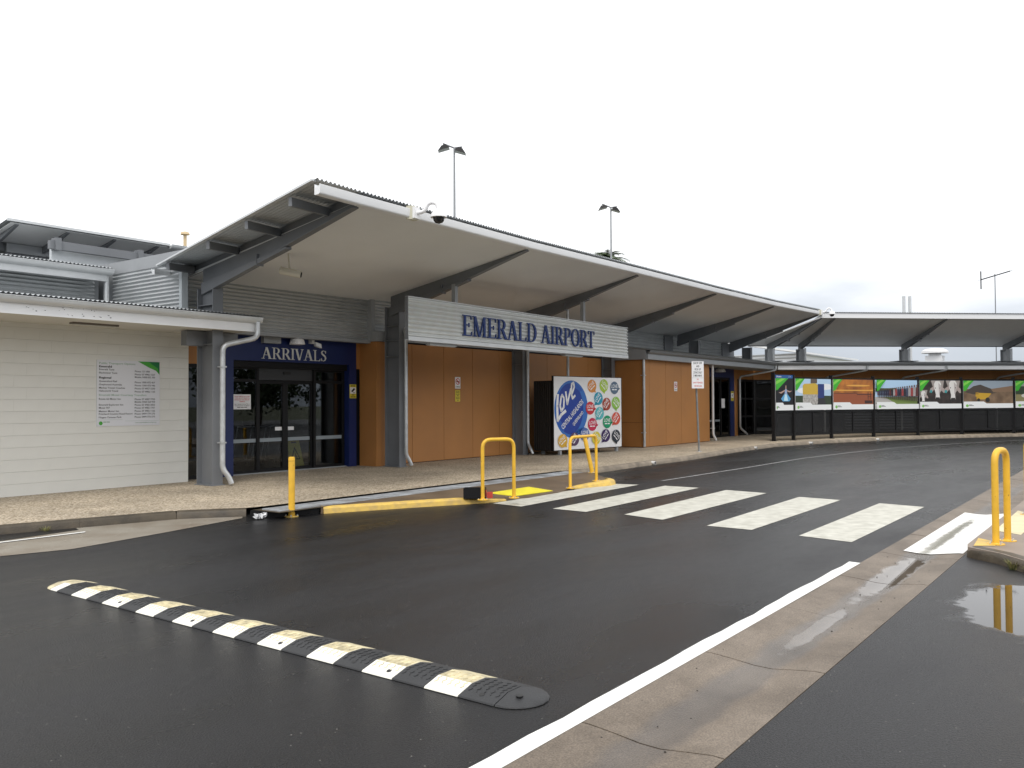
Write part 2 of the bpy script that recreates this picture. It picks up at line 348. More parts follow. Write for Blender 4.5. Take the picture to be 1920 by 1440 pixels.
# serif capitals drawn from polygons in a box of height 1
def serif(ch):
    T, P = .118, []
    rc = lambda a, b, c, d: P.append([(a, b), (c, b), (c, d), (a, d)])
    dg = lambda x0, y0, x1, y1, w: P.append([(x0-w/2, y0), (x0+w/2, y0), (x1+w/2, y1), (x1-w/2, y1)])
    sf = lambda c, y, w=.30: rc(c-w/2, y if y < .5 else y-.045, c+w/2, y+.045 if y < .5 else y)
    def bowl(x, yc, rx, ry, th, tv, full=False):
        n = 18; a0, a1 = (-math.pi/2, math.pi/2) if not full else (0, 2*math.pi)
        for i in range(n if not full else 2*n):
            m_ = n if not full else 2*n
            t0, t1 = a0+(a1-a0)*i/m_, a0+(a1-a0)*(i+1)/m_
            P.append([(x+rx*math.cos(t0), yc+ry*math.sin(t0)), (x+rx*math.cos(t1), yc+ry*math.sin(t1)),
                      (x+(rx-th)*math.cos(t1), yc+(ry-tv)*math.sin(t1)), (x+(rx-th)*math.cos(t0), yc+(ry-tv)*math.sin(t0))])
    if ch == 'I': rc(.115, 0, .115+T, 1); sf(.18, 0); sf(.18, 1); return P, .36
    if ch in 'EL':
        rc(.12, 0, .12+T, 1); rc(.03, 0, .60, .05); P.append([(.60, 0), (.55, .0), (.60, .22), (.635, .22)]); sf(.16, 1, .27)
        if ch == 'E':
            rc(.20, .95, .58, 1); P.append([(.54, 1), (.58, 1), (.595, .80), (.565, .80)]); rc(.24, .50, .44, .55); rc(.42, .42, .455, .63)
        return P, .66
    if ch == 'D': rc(.12, 0, .12+T, 1); sf(.16, 0, .27); sf(.16, 1, .27); rc(.2, .955, .36, 1); rc(.2, 0, .36, .045); bowl(.34, .5, .42, .5, .14, .045); return P, .80
    if ch in 'PR':
        rc(.12, 0, .12+T, 1); sf(.18, 0, .32); sf(.16, 1, .27); rc(.2, .955, .34, 1); rc(.2, .46, .34, .505); bowl(.33, .73, .29, .27, .13, .045)
        if ch == 'R': dg(.66, 0, .40, .48, .15); sf(.68, 0, .2); return P, .76
        return P, .66
    if ch == 'A': dg(.12, 0, .37, 1, .055); dg(.66, 0, .385, 1, .15); rc(.2, .31, .56, .355); sf(.12, 0, .24); sf(.66, 0, .28); return P, .80
    if ch == 'V': dg(.36, 0, .12, 1, .15); dg(.40, 0, .62, 1, .055); sf(.12, 1, .28); sf(.62, 1, .24); return P, .74
    if ch == 'M':
        rc(.13, 0, .18, 1); rc(.74, 0, .74+T, 1); dg(.46, 0, .17, 1, .13); dg(.48, 0, .77, 1, .055); sf(.15, 0, .24); sf(.81, 0, .27); sf(.1, 1, .16); sf(.86, 1, .18); return P, .98
    if ch == 'O': bowl(.40, .5, .37, .515, .135, .045, True); return P, .80
    if ch == 'T':
        rc(.26, 0, .26+T, 1); sf(.33, 0, .3); rc(.04, .95, .62, 1); P.append([(.04, 1), (.085, 1), (.065, .78), (.035, .78)]); P.append([(.575, 1), (.62, 1), (.625, .78), (.595, .78)]); return P, .66
    if ch == 'S':
        c = [(.445, .77), (.40, .91), (.28, .975), (.15, .93), (.095, .79), (.15, .66), (.27, .56), (.39, .45), (.445, .28), (.39, .10), (.26, .025), (.13, .07), (.07, .24)]
        th = [.03, .04, .05, .08, .11, .13, .14, .13, .11, .08, .05, .04, .03]
        for i in range(len(c)-1):
            q = []
            for j in (i, i+1):
                a, b = c[max(0, j-1)], c[min(len(c)-1, j+1)]; d = Vector((b[0]-a[0], b[1]-a[1])).normalized(); nn = Vector((-d.y, d.x))*th[j]/2
                q.append(((c[j][0]+nn.x, c[j][1]+nn.y), (c[j][0]-nn.x, c[j][1]-nn.y)))
            P.append([q[0][0], q[1][0], q[1][1], q[0][1]])
        P.append([(.43, .72), (.46, .72), (.46, .98), (.43, .98)]); P.append([(.055, .02), (.085, .02), (.085, .28), (.055, .28)])
        return P, .53
    return P, .34
def serif_word(word, face, a0, a1, b0, h, depth, m, parent):
    tot = sum(serif(c)[1] for c in word); k = (a1-a0)/tot; x = a0
    for c in word:
        P, wd = serif(c)
        if P:
            mb = MB()
            for i, q in enumerate(P):
                dd = depth+.00025*i
                mb.prism([face.p(x+X*k, b0+Y*h, .001) for X, Y in q], face.n*dd)
            mb.build('letter', m, parent)
        x += wd*k
def lerp(pts, s):
    """piecewise-linear (s, values...) table"""
    for a, b in zip(pts, pts[1:]):
        if s <= b[0] or b is pts[-1]:
            t = (s-a[0])/(b[0]-a[0]); return [a[i]+(b[i]-a[i])*t for i in range(1, len(a))]
K = .105   # kerb height
# ================================================================== SETTING: ground, road, drain, kerbs
def sheet(name, pts, z, m, kind='structure', **kw):
    mb = MB(); mb.poly([(x_, y_, z) for x_, y_ in pts]); return mb.build(name, m, kind=kind, up=True, **kw)
M_GRD = mat('far_ground', (.09, .10, .05), .9, var=.4, vscale=.3)
sheet('ground', [(-500, -500), (700, -500), (700, 600), (-500, 600)], -.12, M_GRD)
KB = [(-14, 11.75), (4.7, 11.43), (5.6, 11.2), (6.8, 10.9), (7.55, 10.35), (7.9, 10.28), (15.7, 10.22), (17, 10.05), (19, 10.15), (22.2, 10.15), (26, 10.5), (29.9, 10.6), (33.6, 9.85), (38.4, 8.1), (41.4, 6.25), (44.4, 4.3), (48.5, 1.0), (52, -3)]
sheet('road', [(-14, 2.3), (40, 2.3), (46, 0), (49, -4), (56, -4), (56, 14), (-14, 14)], 0, M_ROAD)
sheet('car_park_pavement', [(-14, -40), (60, -40), (60, -4.01), (49, -4.01), (46, -.01), (40, 1.54), (-14, 1.54)], 0, M_PARK)
# footpath: exposed aggregate slab with a concrete kerb
mb = MB(); top = [(x_, y_+.16) for x_, y_ in KB]
mb.poly([(x_, y_, K) for x_, y_ in top]+[(60, 22, K), (-14, 22, K)]); mb.build('footpath', M_AGG, kind='structure')
def kerb(name, pts, m, wd=.16, h=K+.004, bev=.03, parent=None, **kw):
    """kerb with rounded nose along pts (road side edge), inner side to the left of travel"""
    mb = MB(); P = [Vector((*p, 0)) for p in pts]; rows = []
    for i, p in enumerate(P):
        d = (P[min(i+1, len(P)-1)]-P[max(i-1, 0)]).normalized(); nn = Vector((-d.y, d.x, 0))
        rows.append([p+Vector((0, 0, -.05)), p+nn*.012+Vector((0, 0, h-bev)), p+nn*(.02+bev*.4)+Vector((0, 0, h-bev*.25)), p+nn*(.02+bev)+Vector((0, 0, h)), p+nn*wd+Vector((0, 0, h)), p+nn*wd+Vector((0, 0, -.05))])
    n = 6
    for q in rows: mb.v += [tuple(z_) for z_ in q]
    for i in range(len(rows)-1):
        for k in range(n-1): mb.f.append((i*n+k, (i+1)*n+k, (i+1)*n+k+1, i*n+k+1))
    mb.f.append(tuple(range(n))); mb.f.append(tuple((len(rows)-1)*n+k for k in range(n))[::-1])
    return mb.build(name, m, parent, smooth=True, **kw)
kroot = props(link(bpy.data.objects.new('footpath_kerb', None)), kind='structure')
def subdiv(pts, step):
    out = []
    for a, b in zip(pts, pts[1:]):
        n = max(1, round(math.dist(a, b)/step)); out += [(a[0]+(b[0]-a[0])*i/n, a[1]+(b[1]-a[1])*i/n) for i in range(n)]
    return out+[pts[-1]]
kp = subdiv(KB[:5], 1.6)
for a, b in zip(kp, kp[1:]):
    d = Vector((b[0]-a[0], b[1]-a[1])).normalized()*.0012
    kerb('kerb_stone', [(a[0]+d.x, a[1]+d.y), (b[0]-d.x, b[1]-d.y)], M_KERBD, parent=kroot)
kp = subdiv(KB[6:], 2.4)
for a, b in zip(kp, kp[1:]):
    d = Vector((b[0]-a[0], b[1]-a[1])).normalized()*.003
    kerb('kerb_stone', [(a[0]+d.x, a[1]+d.y), (b[0]-d.x, b[1]-d.y)], M_KERB, parent=kroot, bev=.06)
# drain outlets through the far kerb
for x_, y_ in ((19.7, 10.12), (27.9, 10.53), (36.6, 8.72), (32.3, 10.05)):
    mb = MB(); mb.tube([(x_, y_-.03, .055), (x_+.02, y_+.2, .055)], .045, 12); mb.build('drain_outlet', mat('outlet_white', (.75, .75, .73), .5), kroot)
    mb = MB(); mb.tube([(x_, y_-.034, .055), (x_, y_-.031, .055)], .034, 12); mb.build('outlet_bore', M_BLACK, kroot)
# left gutter apron (concrete) and the asphalt wedge beside the kerb
sheet('gutter_apron', [(-14, 9.9), (4.07, 9.8), (4.73, 9.62), (5.95, 9.88), (7.4, 10.24), (7.5, 10.36), (6.8, 10.92), (5.6, 11.22), (-14, 11.8)], .004, mat('gutter_apron_concrete', (.20, .165, .125), .45, var=.45, vscale=1.5, bump=.3, col2=(.30, .275, .23), bscale=80))
sheet('asphalt_wedge', [(-14, 10.95), (4.3, 10.86), (5.5, 11.02), (5.55, 11.2), (4.7, 11.4), (-14, 11.75)], .008, M_ROAD)
sheet('edge_marking', [(-14, 10.84), (5.42, 10.70), (5.46, 10.77), (-14, 10.93)], .012, M_WHITE)
# crossing build-out: ramp slab, drain grate, yellow kerbs
RP = [(8.38, 9.72), (9.6, 9.16), (10.75, 8.58), (11.75, 8.38), (12.7, 8.42), (13.6, 8.6), (14.35, 8.36), (14.72, 8.52), (15.2, 9.0), (15.75, 9.62)]
mb = MB()
nR = len(RP); zr = [.085, .085, .08, .03, .02, .03, K*.8, K*.8, K*.85, K]
mb.v = [(x_, y_, z_) for (x_, y_), z_ in zip(RP, zr)]+[(x_, 9.72, K+.001) for x_, y_ in RP]+[(x_, y_, -.05) for x_, y_ in RP]
for i in range(nR-1):
    mb.f.append((i, i+1, nR+i+1, nR+i)); mb.f.append((i, 2*nR+i, 2*nR+i+1, i+1))
mb.build('crossing_ramp', M_RAMP, kind='structure')
sheet('grate_bed', [(7.62, 9.70), (15.72, 9.70), (15.72, 10.26), (7.62, 10.30)], K-.012, M_KERBD)
yk = [(8.40, 9.68), (9.6, 9.13), (10.75, 8.55), (11.2, 8.45)]
def ykerb(pts, hs, nm, inset=.13):
    mb = MB(); rows = []
    for i, p in enumerate(pts):
        a, b = pts[max(0, i-1)], pts[min(len(pts)-1, i+1)]; d = Vector((b[0]-a[0], b[1]-a[1], 0)).normalized(); nn = Vector((-d.y, d.x, 0)); q = Vector((*p, 0)); h = hs[i]
        rows.append([q-nn*.02+Vector((0, 0, -.03)), q+Vector((0, 0, h*.75)), q+nn*.03+Vector((0, 0, h)), q+nn*inset+Vector((0, 0, h+.006)), q+nn*(inset+.01)+Vector((0, 0, -.03))])
    for q in rows: mb.v += [tuple(z_) for z_ in q]
    for i in range(len(rows)-1):
        for k in range(4): mb.f.append((i*5+k, (i+1)*5+k, (i+1)*5+k+1, i*5+k+1))
    mb.f.append(tuple(range(5))); mb.f.append(tuple((len(rows)-1)*5+k for k in range(5))[::-1])
    return mb.build(nm, M_KYEL, smooth=True, kind='structure')
q_ = subdiv(yk, .4); ykerb(q_, [.092]*(len(q_)-2)+[.07, .03], 'yellow_kerb')
ykerb([(13.45, 8.55), (13.9, 8.42), (14.35, 8.31), (14.62, 8.36), (14.8, 8.55)], [.03, .075, K, K, K], 'yellow_kerb')
# steel drain grate over the old gutter line
g = thing('drain_grate', (11.7, 10, K), 'long pale galvanised drain grate between aggregate footpath and brown crossing ramp', 'grate')
M_GRATE = mat('grate_steel', (.50, .53, .56), .5, metal=.2, var=.45, vscale=3.5, detail=7, col2=(.26, .26, .26))
x_ = 7.7
while x_ < 15.6:
    x1 = min(x_+1.0, 15.66); y0 = 9.73+max(0, (8.4-x_))*.12; mb = MB(); mb.box(x_+.006, x1-.006, y0, 10.2, K-.012, K+.004)
    pl = mb.build('grate_plate', M_GRATE, g); mb = MB()
    for i in range(12): xx = x_+.05+i*(x1-x_-.1)/11; mb.box(xx-.008, xx+.008, y0+.03, 10.17, K+.004, K+.009)
    mb.build('grate_rib', M_GRATE, pl); x_ += 1.0
mb = MB(); mb.prism([(7.58, 10.30, -.02), (7.64, 9.98, -.02), (8.36, 9.74, -.02), (8.42, 9.80, -.02), (8.3, 10.28, -.02)], (0, 0, K+.006)); mb.build('gutter_mouth', M_BLACK, kind='structure')
# zebra crossing
Z = [[(10.78, 8.40), (10.70, 7.78), (14.82, 7.94), (14.69, 8.50)], [(10.75, 7.23), (10.70, 6.61), (14.89, 6.72), (14.90, 7.43)], [(10.76, 6.01), (10.57, 5.31), (14.67, 5.36), (14.79, 6.15)],
     [(10.39, 4.59), (10.36, 3.98), (14.30, 4.0), (14.39, 4.70)], [(10.23, 3.35), (10.10, 2.71), (14.06, 2.71), (14.19, 3.38)]]
for q in Z: sheet('crossing_stripe', q, .004, M_ZEB)
DPROF = [(1.545, 0), (1.60, .002), (1.72, -.012), (1.86, -.030), (1.97, -.028), (2.12, -.010), (2.25, .001), (2.302, .0015)]
mb = MB(); sp = [(y_, z_) for y_, z_ in DPROF if 1.56 < y_ < 2.2]
for y_, z_ in [(1.56, .001)]+sp:
    k_ = (y_-1.56)/.56; mb.v += [(9.98-.09*k_, y_, z_+.0055), (13.87-.11*k_, y_, z_+.0055)]
mb.f = [(2*k, 2*k+1, 2*k+3, 2*k+2) for k in range(len(sp))]
def stripemat():
    m = mat('gutter_stripe_paint', (.78, .78, .75), .5); t = m.node_tree; b_ = t.nodes['Principled BSDF']; co = t.nodes.new('ShaderNodeTexCoord').outputs['Object']
    w_ = wetmask(t, co, [(11.4, 1.93, 2.6, .09)], .6, .5, 4); t.links.new(mixc(t, w_, (.78, .78, .75), (.27, .255, .20)), b_.inputs['Base Color']); t.links.new(mixf(t, w_, .55, .12), b_.inputs['Roughness']); return m
stripemat()
mb.build('crossing_stripe', mat('gutter_stripe_paint', (.78, .78, .75), .5, var=.5, vscale=3.5, col2=(.55, .54, .49), detail=9), kind='structure', up=True, smooth=True)
ml = []
for i in range(80):
    ml.append((-14+i*(8.86+14)/79, 2.405+random.uniform(-.012, .012)))
sheet('edge_line', [(-14, 2.30), (8.84, 2.29)]+ml[::-1], .005, M_WHITE)
wl = [(15.8, 7.95), (20.1, 7.83), (24.1, 7.80), (28, 7.42), (31.3, 6.89), (35, 5.9), (39, 4.4), (43, 2.3)]
sheet('lane_line', [(x_, y_-.03) for x_, y_ in wl]+[(x_, y_+.03) for x_, y_ in wl[::-1]], .004, mat('faded_line', (.40, .40, .40), .6, var=.4, vscale=5))
# concrete spoon drain in slabs, with standing water
dr = props(link(bpy.data.objects.new('spoon_drain', None)), kind='structure')
jx = [3.66+1.49*i for i in range(-12, 25)]
for a, b in zip(jx, jx[1:]):
    mb = MB(); prof = DPROF
    e0 = random.uniform(-.002, .002)
    for xx in (a+.006, b-.006): mb.v += [(xx, y_, z_+e0) for y_, z_ in prof]+[(xx, 2.302, -.1), (xx, 1.545, -.1)]
    n = len(prof)+2
    for k in range(n): mb.f.append((k, (k+1) % n, n+(k+1) % n, n+k))
    mb.f += [tuple(range(n))[::-1], tuple(range(n, 2*n))]
    mb.build('slab', M_CONC, dr, smooth=True)
# right traffic island
IS = [(9.82, 1.49), (10.0, 1.52), (10.4, 1.52), (14.2, 1.50), (22, 1.47), (22, -6), (8.6, -6), (8.76, .2), (9.24, .91), (9.6, 1.18)]
mb = MB(); mb.prism([(x_, y_, -.02) for x_, y_ in IS], (0, 0, K+.02)); mb.build('traffic_island', mat('island_concrete', (.29, .235, .19), .65, var=.25, vscale=2, bump=.25), kind='structure')
kerb('island_kerb', [(8.70, -.8), (8.72, .2), (9.2, .93), (9.56, 1.2), (9.78, 1.48), (9.83, 1.51)][::-1], M_KERBD, bev=.05, kind='structure')
sheet('island_nose_paint', [(9.90, 1.45), (10.5, 1.49), (10.3, 1.30), (10.02, 1.27)], K+.005, M_KYEL)
sheet('cream_paint_patch', [(11.2, 1.42), (13.4, 1.42), (12.9, 1.1), (11.0, 1.14)], K+.004, mat('cream_paint', (.72, .64, .40), .6, var=.2, vscale=5))
# pedestrian grass tuft
def tuft(c, n, h, label):
    mb = MB()
    for i in range(n):
        a = random.uniform(0, 6.28); r_ = random.uniform(0, .05); b = Vector((c[0]+r_*math.cos(a), c[1]+r_*math.sin(a)*1.0, c[2])); ln = h*random.uniform(.5, 1); le = random.uniform(.2, .9)
        d = Vector((math.cos(a)*le, math.sin(a)*le, 1)).normalized(); s_ = Vector((-math.sin(a), math.cos(a), 0))*.004
        m1 = b+d*ln*.55; tp = b+d*ln+Vector((math.cos(a), math.sin(a), -.6))*ln*.2
        mb.add([b-s_, b+s_, m1+s_*.8, m1-s_*.8, tp], [(0, 1, 2, 3), (3, 2, 4)])
    return mb.build('grass_tuft', mat('dry_grass', (.32, .27, .11), .8, var=.5, vscale=30, col2=(.09, .12, .03)), label=label, cat='grass', group='weeds along the kerbs')
tuft((9.36, 1.03, 0), 90, .13, 'dry grass tuft against the brown island kerb')
tuft((9.2, .87, 0), 60, .12, 'thin dry grass tuft on the asphalt by the island kerb')
tuft((5.2, 11.26, 0), 50, .09, 'dark weed growing at foot of wet kerb by the cream wall')

# ================================================================== TERMINAL: left block
tb = thing('terminal_building', (12, 15, K), 'long low terminal with cream block wall, navy arrivals entrance and orange panels', 'building')
# painted block wall: courses of blocks on a backing
mb = MB(); mb.box(3.0, 9.58, 15.012, 15.2, -.02, 3.05); bw = mb.build('block_wall', M_MORT, tb)
bme = bpy.data.meshes.new('block')
b = bmesh.new(); bmesh.ops.create_cube(b, size=1)
for v in b.verts: v.co = Vector((v.co.x*.3994, v.co.y*.09, v.co.z*.1978))
bmesh.ops.bevel(b, geom=[e_ for e_ in b.edges if abs(e_.verts[0].co.z-e_.verts[1].co.z) < .01 and e_.verts[0].co.y < 0 and e_.verts[1].co.y < 0], offset=.002, segments=1, affect='EDGES')
b.to_mesh(bme); b.free(); bme.materials.append(M_BLOCK)
for j in range(15):
    z_ = K+.1+j*.2; x_ = 9.6
    if j % 2 == 0:
        o = link(bpy.data.objects.new('block', bme)); o.location = (9.5, 15.04, z_); o.scale = (.5, 1, 1); o.parent = bw; x_ = 9.4
    while x_ > 3.1:
        o = link(bpy.data.objects.new('block', bme)); o.location = (x_-.2, 15.04, z_); o.parent = bw; x_ -= .4
# building core behind the fronts (keeps the rooms dark)
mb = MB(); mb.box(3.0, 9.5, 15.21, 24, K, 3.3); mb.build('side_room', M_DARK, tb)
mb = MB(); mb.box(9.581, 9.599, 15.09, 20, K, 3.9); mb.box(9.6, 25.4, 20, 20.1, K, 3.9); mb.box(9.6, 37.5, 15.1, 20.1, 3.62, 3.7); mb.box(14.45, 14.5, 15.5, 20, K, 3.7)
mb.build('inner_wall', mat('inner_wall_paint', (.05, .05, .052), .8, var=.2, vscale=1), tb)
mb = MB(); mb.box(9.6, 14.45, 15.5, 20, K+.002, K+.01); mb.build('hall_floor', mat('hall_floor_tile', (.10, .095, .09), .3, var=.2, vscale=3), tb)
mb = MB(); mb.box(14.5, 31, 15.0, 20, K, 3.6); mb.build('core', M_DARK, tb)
# left low awning
AWE = 10.16
mb = MB(); mb.box(1, AWE-.06, 13.56, 15.0, 2.985, 3.005); mb.build('awning_soffit', mat('awning_soffit', (.60, .58, .52), .7, var=.05), tb)
mb = MB(); mb.box(1, AWE-.05, 13.52, 13.545, 2.975, 3.16); fa = mb.build('fascia', M_FASC, tb)
mb = MB()
for i in range(26): xx = random.uniform(5.9, 7.3); zz = random.uniform(3.0, 3.14); mb.box(xx, xx+random.uniform(.005, .03), 13.5185, 13.52, zz, zz+random.uniform(.004, .012))
mb.build('paint_chips', M_INK, fa, kind='stuff')
def gutter(name, a, b, parent, m=M_GUT, r_=.085, out=(0, -1, 0), h=.11, flatf=False):
    """quad gutter from a to b (top back edge line); out = direction away from the building"""
    a, b, out = Vector(a), Vector(b), Vector(out).normalized(); mb = MB(); prof = [(0, 0), (0, -h)]
    for k in range(7):
        t = math.pi/2*k/6; prof.append(((.045 if flatf else .02)+(r_-(.025 if flatf else 0))*math.sin(t), -h+((h*.22) if flatf else (h*.86))*(1-math.cos(t))))
    prof += [(r_+.028, -.012), (r_+.028, 0), (r_+.012, 0), (r_+.008, -.02), (.01, -.05)]
    n = len(prof)
    for p in (a, b): mb.v += [tuple(p+out*q[0]+Vector((0, 0, q[1]))) for q in prof]
    for k in range(n): mb.f.append((k, (k+1) % n, n+(k+1) % n, n+k))
    mb.f += [tuple(range(n))[::-1], tuple(range(n, 2*n))]
    return mb.build(name, m, parent, smooth=True)
gutter('gutter', (1, 13.52, 3.245), (AWE, 13.52, 3.245), tb)
corr2('awning_roof', lambda s: (s, 13.44, 3.275), lambda s: (s, 17.4, 3.62), 1, AWE+.06, M_ROOF, tb)
# bulkhead light let into the awning soffit
lt = thing('soffit_light', (7.37, 14.25, 2.97), 'recessed rectangular batten light under the left awning soffit', 'light fitting')
mb = MB(); mb.box(6.98, 7.76, 14.2, 14.34, 2.955, 2.984); mb.build('light_frame', mat('light_frame_brown', (.16, .14, .12), .6), lt)
mb = MB(); mb.box(7.02, 7.72, 14.22, 14.32, 2.945, 2.956); mb.build('diffuser', mat('diffuser_plastic', (.5, .49, .45), .5), lt)
# steel lintel, orange infill, glass strip between block wall and column
mb = MB(); mb.prism([(9.0, 14.3, 2.70), (9.7, 14.3, 2.70), (10.1, 14.3, 2.86), (10.1, 14.3, 2.97), (9.0, 14.3, 2.97)], (0, -.18, 0)); mb.build('awning_beam', M_STEEL, tb)
mb = MB(); mb.box(9.62, 10.62, 15.35, 15.4, 2.43, 3.1); mb.build('panel', M_ORA, tb)
def framed(parent, face, a0, a1, b0, b1, fw_, name='window', m=M_BLACK, pm=M_GLASS, mull=(), trans=()):
    mb = MB(); face.slab(mb, a0, a0+fw_, b0, b1, -.04, .03); face.slab(mb, a1-fw_, a1, b0, b1, -.04, .03)
    face.slab(mb, a0+fw_, a1-fw_, b0, b0+fw_, -.04, .028); face.slab(mb, a0+fw_, a1-fw_, b1-fw_, b1, -.04, .028)
    for q in mull: face.slab(mb, q-fw_/2, q+fw_/2, b0+fw_, b1-fw_, -.038, .026)
    for q in trans: face.slab(mb, a0+fw_, a1-fw_, q-fw_/2, q+fw_/2, -.036, .024)
    fr = mb.build(name, m, parent)
    xs = [a0+fw_]+sorted(mull)+[a1-fw_]; zs = [b0+fw_]+sorted(trans)+[b1-fw_]
    for i in range(len(xs)-1):
        for j in range(len(zs)-1):
            mb = MB(); face.slab(mb, xs[i]+.001, xs[i+1]-.001, zs[j]+.001, zs[j+1]-.001, -.006, 0); mb.build('pane', pm, fr)
    return fr
FW = Face((0, 15.38, 0), (1, 0, 0))     # entrance plane, a = world X, b = world Z
framed(tb, FW, 9.62, 10.5, K, 2.42, .07)
# navy portal
mb = MB(); mb.box(10.62, 14.32, 15.33, 15.42, 2.54, 3.14); hd = mb.build('portal_header', M_NAVY, tb)
for a, b in ((10.62, 10.86), (14.09, 14.32)):
    mb = MB(); mb.box(a, b, 15.325, 15.6, K, 2.545); mb.build('portal_jamb', M_NAVY, tb)
mb = MB(); mb.box(10.86, 14.09, 15.40, 15.62, 2.40, 2.545); mb.build('door_transom', M_BLACK, tb)
FD = Face((0, 15.52, 0), (1, 0, 0))
framed(tb, FD, 10.86, 11.62, K+.01, 2.42, .06, 'side_light', trans=(2.12,))
framed(tb, FD, 13.14, 14.09, K+.01, 2.42, .07, 'side_light', trans=(2.12,))
FD2 = Face((0, 15.56, 0), (1, 0, 0))
for a, b, hx in ((11.60, 12.36, 12.2), (12.36, 13.16, 12.52)):
    dv = framed(tb, FD2, a, b, K+.01, 2.13, .075, 'sliding_door')
    mb = MB(); FD2.slab(mb, hx-.1, hx+.1, 1.02, 1.10, .002, .006); mb.build('door_sticker', M_BOARD, dv)
mb = MB(); FD2.slab(mb, 11.6, 13.16, 2.14, 2.41, -.02, .03); oph = mb.build('door_operator', mat('operator_box', (.03, .03, .032), .35), tb)
mb = MB(); FD2.slab(mb, 12.3, 12.5, 2.27, 2.33, .03, .05); mb.build('sensor', M_INK, oph)
for a, b in ((10.93, 11.56), (11.69, 12.28), (12.45, 13.08), (13.22, 14.02)):
    mb = MB(); (FD if a < 11 or a > 13.2 else FD2).slab(mb, a, b, .78, .86, .001, .003); mb.build('safety_band', mat('frosted_band', (.28, .32, .35), .4), tb)
mb = MB(); mb.box(10.86, 14.09, 15.42, 15.62, K+.001, K+.02); mb.build('door_sill', M_STEELL, tb)
serif_word('ARRIVALS', Face((0, 15.327, 0), (1, 0, 0)), 11.56, 13.38, 2.595, .25, .012, M_LETW, hd)
# entrance side bits right of the portal
mb = MB(); mb.box(14.32, 14.6, 15.36, 15.42, 2.45, 3.12); mb.build('panel', M_ORA, tb)
mb = MB(); mb.box(14.33, 14.6, 15.40, 15.44, K, 2.45); mb.build('dark_infill', M_BLACK, tb)
mb = MB(); mb.box(14.46, 15.1, 14.79, 15.36, K, 3.10); mb.build('corner_pier', M_ORA, tb)
mb = MB(); mb.box(14.42, 15.0, 14.72, 15.3, 3.104, 3.34); mb.build('pier_capping', M_STEELL, tb)
# orange fibre-cement panels, 1.2 m apart, with shadow gaps
mb = MB(); mb.box(15.1, 25.4, 14.872, 15.0, K, 3.10); ow_ = mb.build('orange_wall', M_ORAD, tb)
xs = [15.10, 15.77, 16.98, 18.18, 19.38, 20.6, 21.82, 23.03, 24.23, 25.4]
for a, b in zip(xs, xs[1:]):
    mb = MB(); mb.box(a+.006, b-.006, 14.85, 14.875, K+.02, 3.095); mb.build('panel', M_ORA, ow_)
# projecting orange store
mb = MB(); mb.box(25.34, 30.74, 13.425, 15.0, K, 3.03); st = mb.build('store_wall', M_ORAD, tb)
xs = [25.31, 25.78, 27.01, 28.24, 29.48, 30.7]
for a, b in zip(xs, xs[1:]):
    mb = MB(); mb.box(a+.006, b-.006, 13.40, 13.428, K+.02, 3.03); mb.build('panel', M_ORA, st)
for a, b in ((K+.02, .93), (.94, 3.03)):
    mb = MB(); mb.box(25.312, 25.342, 13.43, 14.84, a, b); mb.build('panel', M_ORA, st)
mb = MB(); mb.box(30.74, 30.76, 13.43, 14.6, K, 3.03); mb.build('panel', M_ORA, st)
# departures door recess, navy, then dark glazing
FB = Face((0, 14.6, 0), (1, 0, 0))
mb = MB(); mb.box(30.76, 36.02, 14.56, 14.66, 2.66, 3.12); mb.build('portal_header', M_NAVY, tb)
mb = MB(); mb.box(35.55, 36.02, 14.55, 14.9, K, 2.665); mb.build('portal_jamb', M_NAVY, tb)
fr2 = framed(tb, FB, 30.8, 35.55, K, 2.66, .09, 'entrance_doors', mull=(32.4, 33.9, 34.6))
mb = MB(); FB.slab(mb, 34.7, 35.05, 1.35, 1.75, .0, .004); mb.build('door_sticker', M_BOARD, fr2)
mb = MB(); FB.slab(mb, 32.45, 34.5, .78, .86, .001, .003); mb.build('safety_band', mat('frosted_band', (.28, .32, .35)), fr2)
mb = MB(); mb.box(36.02, 36.5, 14.6, 14.7, K, 3.12); mb.build('panel', M_ORA, tb)
mb = MB(); mb.box(36.5, 38.5, 14.62, 14.7, 2.62, 3.3); mb.build('panel', M_ORA, tb)
framed(tb, FB, 36.5, 38.38, K, 2.62, .09, mull=(37.4,), trans=(.95, 1.75))
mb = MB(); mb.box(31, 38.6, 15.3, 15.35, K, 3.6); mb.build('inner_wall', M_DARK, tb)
# clerestory of corrugated steel behind the canopy
corr('clerestory_sheet', (9.35, 15.02, 3.11), (1, 0, 0), 5.2, (0, 0, 1), 1.06, (0, -1, 0), M_ZINC, tb)
corr('clerestory_sheet', (14.5, 14.93, 3.14), (1, 0, 0), 10.85, (0, 0, 1), 1.04, (0, -1, 0), M_ZINC, tb)
for a, b in ((25.4, 30.0), (30.7, 35.6)):
    corr('clerestory_sheet', (a, 14.96, 3.4), (1, 0, 0), b-a, (0, 0, 1), .82, (0, -1, 0), M_ZINC, tb, pitch=.11, amp=.012)
mb = MB(); mb.box(30.0, 30.7, 14.9, 15.0, 3.4, 4.2); mb.box(35.6, 36.9, 14.9, 15.0, 3.4, 4.2); mb.box(9.3, 37, 15.07, 15.1, 3.05, 4.24); mb.build('clerestory_back', M_STEEL, tb)
mb = MB(); mb.box(14.40, 14.53, 14.90, 15.06, 3.12, 4.16); mb.build('corner_flashing', M_STEELL, tb)
mb = MB(); mb.box(9.35, 14.6, 14.98, 15.06, 3.06, 3.12); mb.build('flashing', M_STEELL, tb)
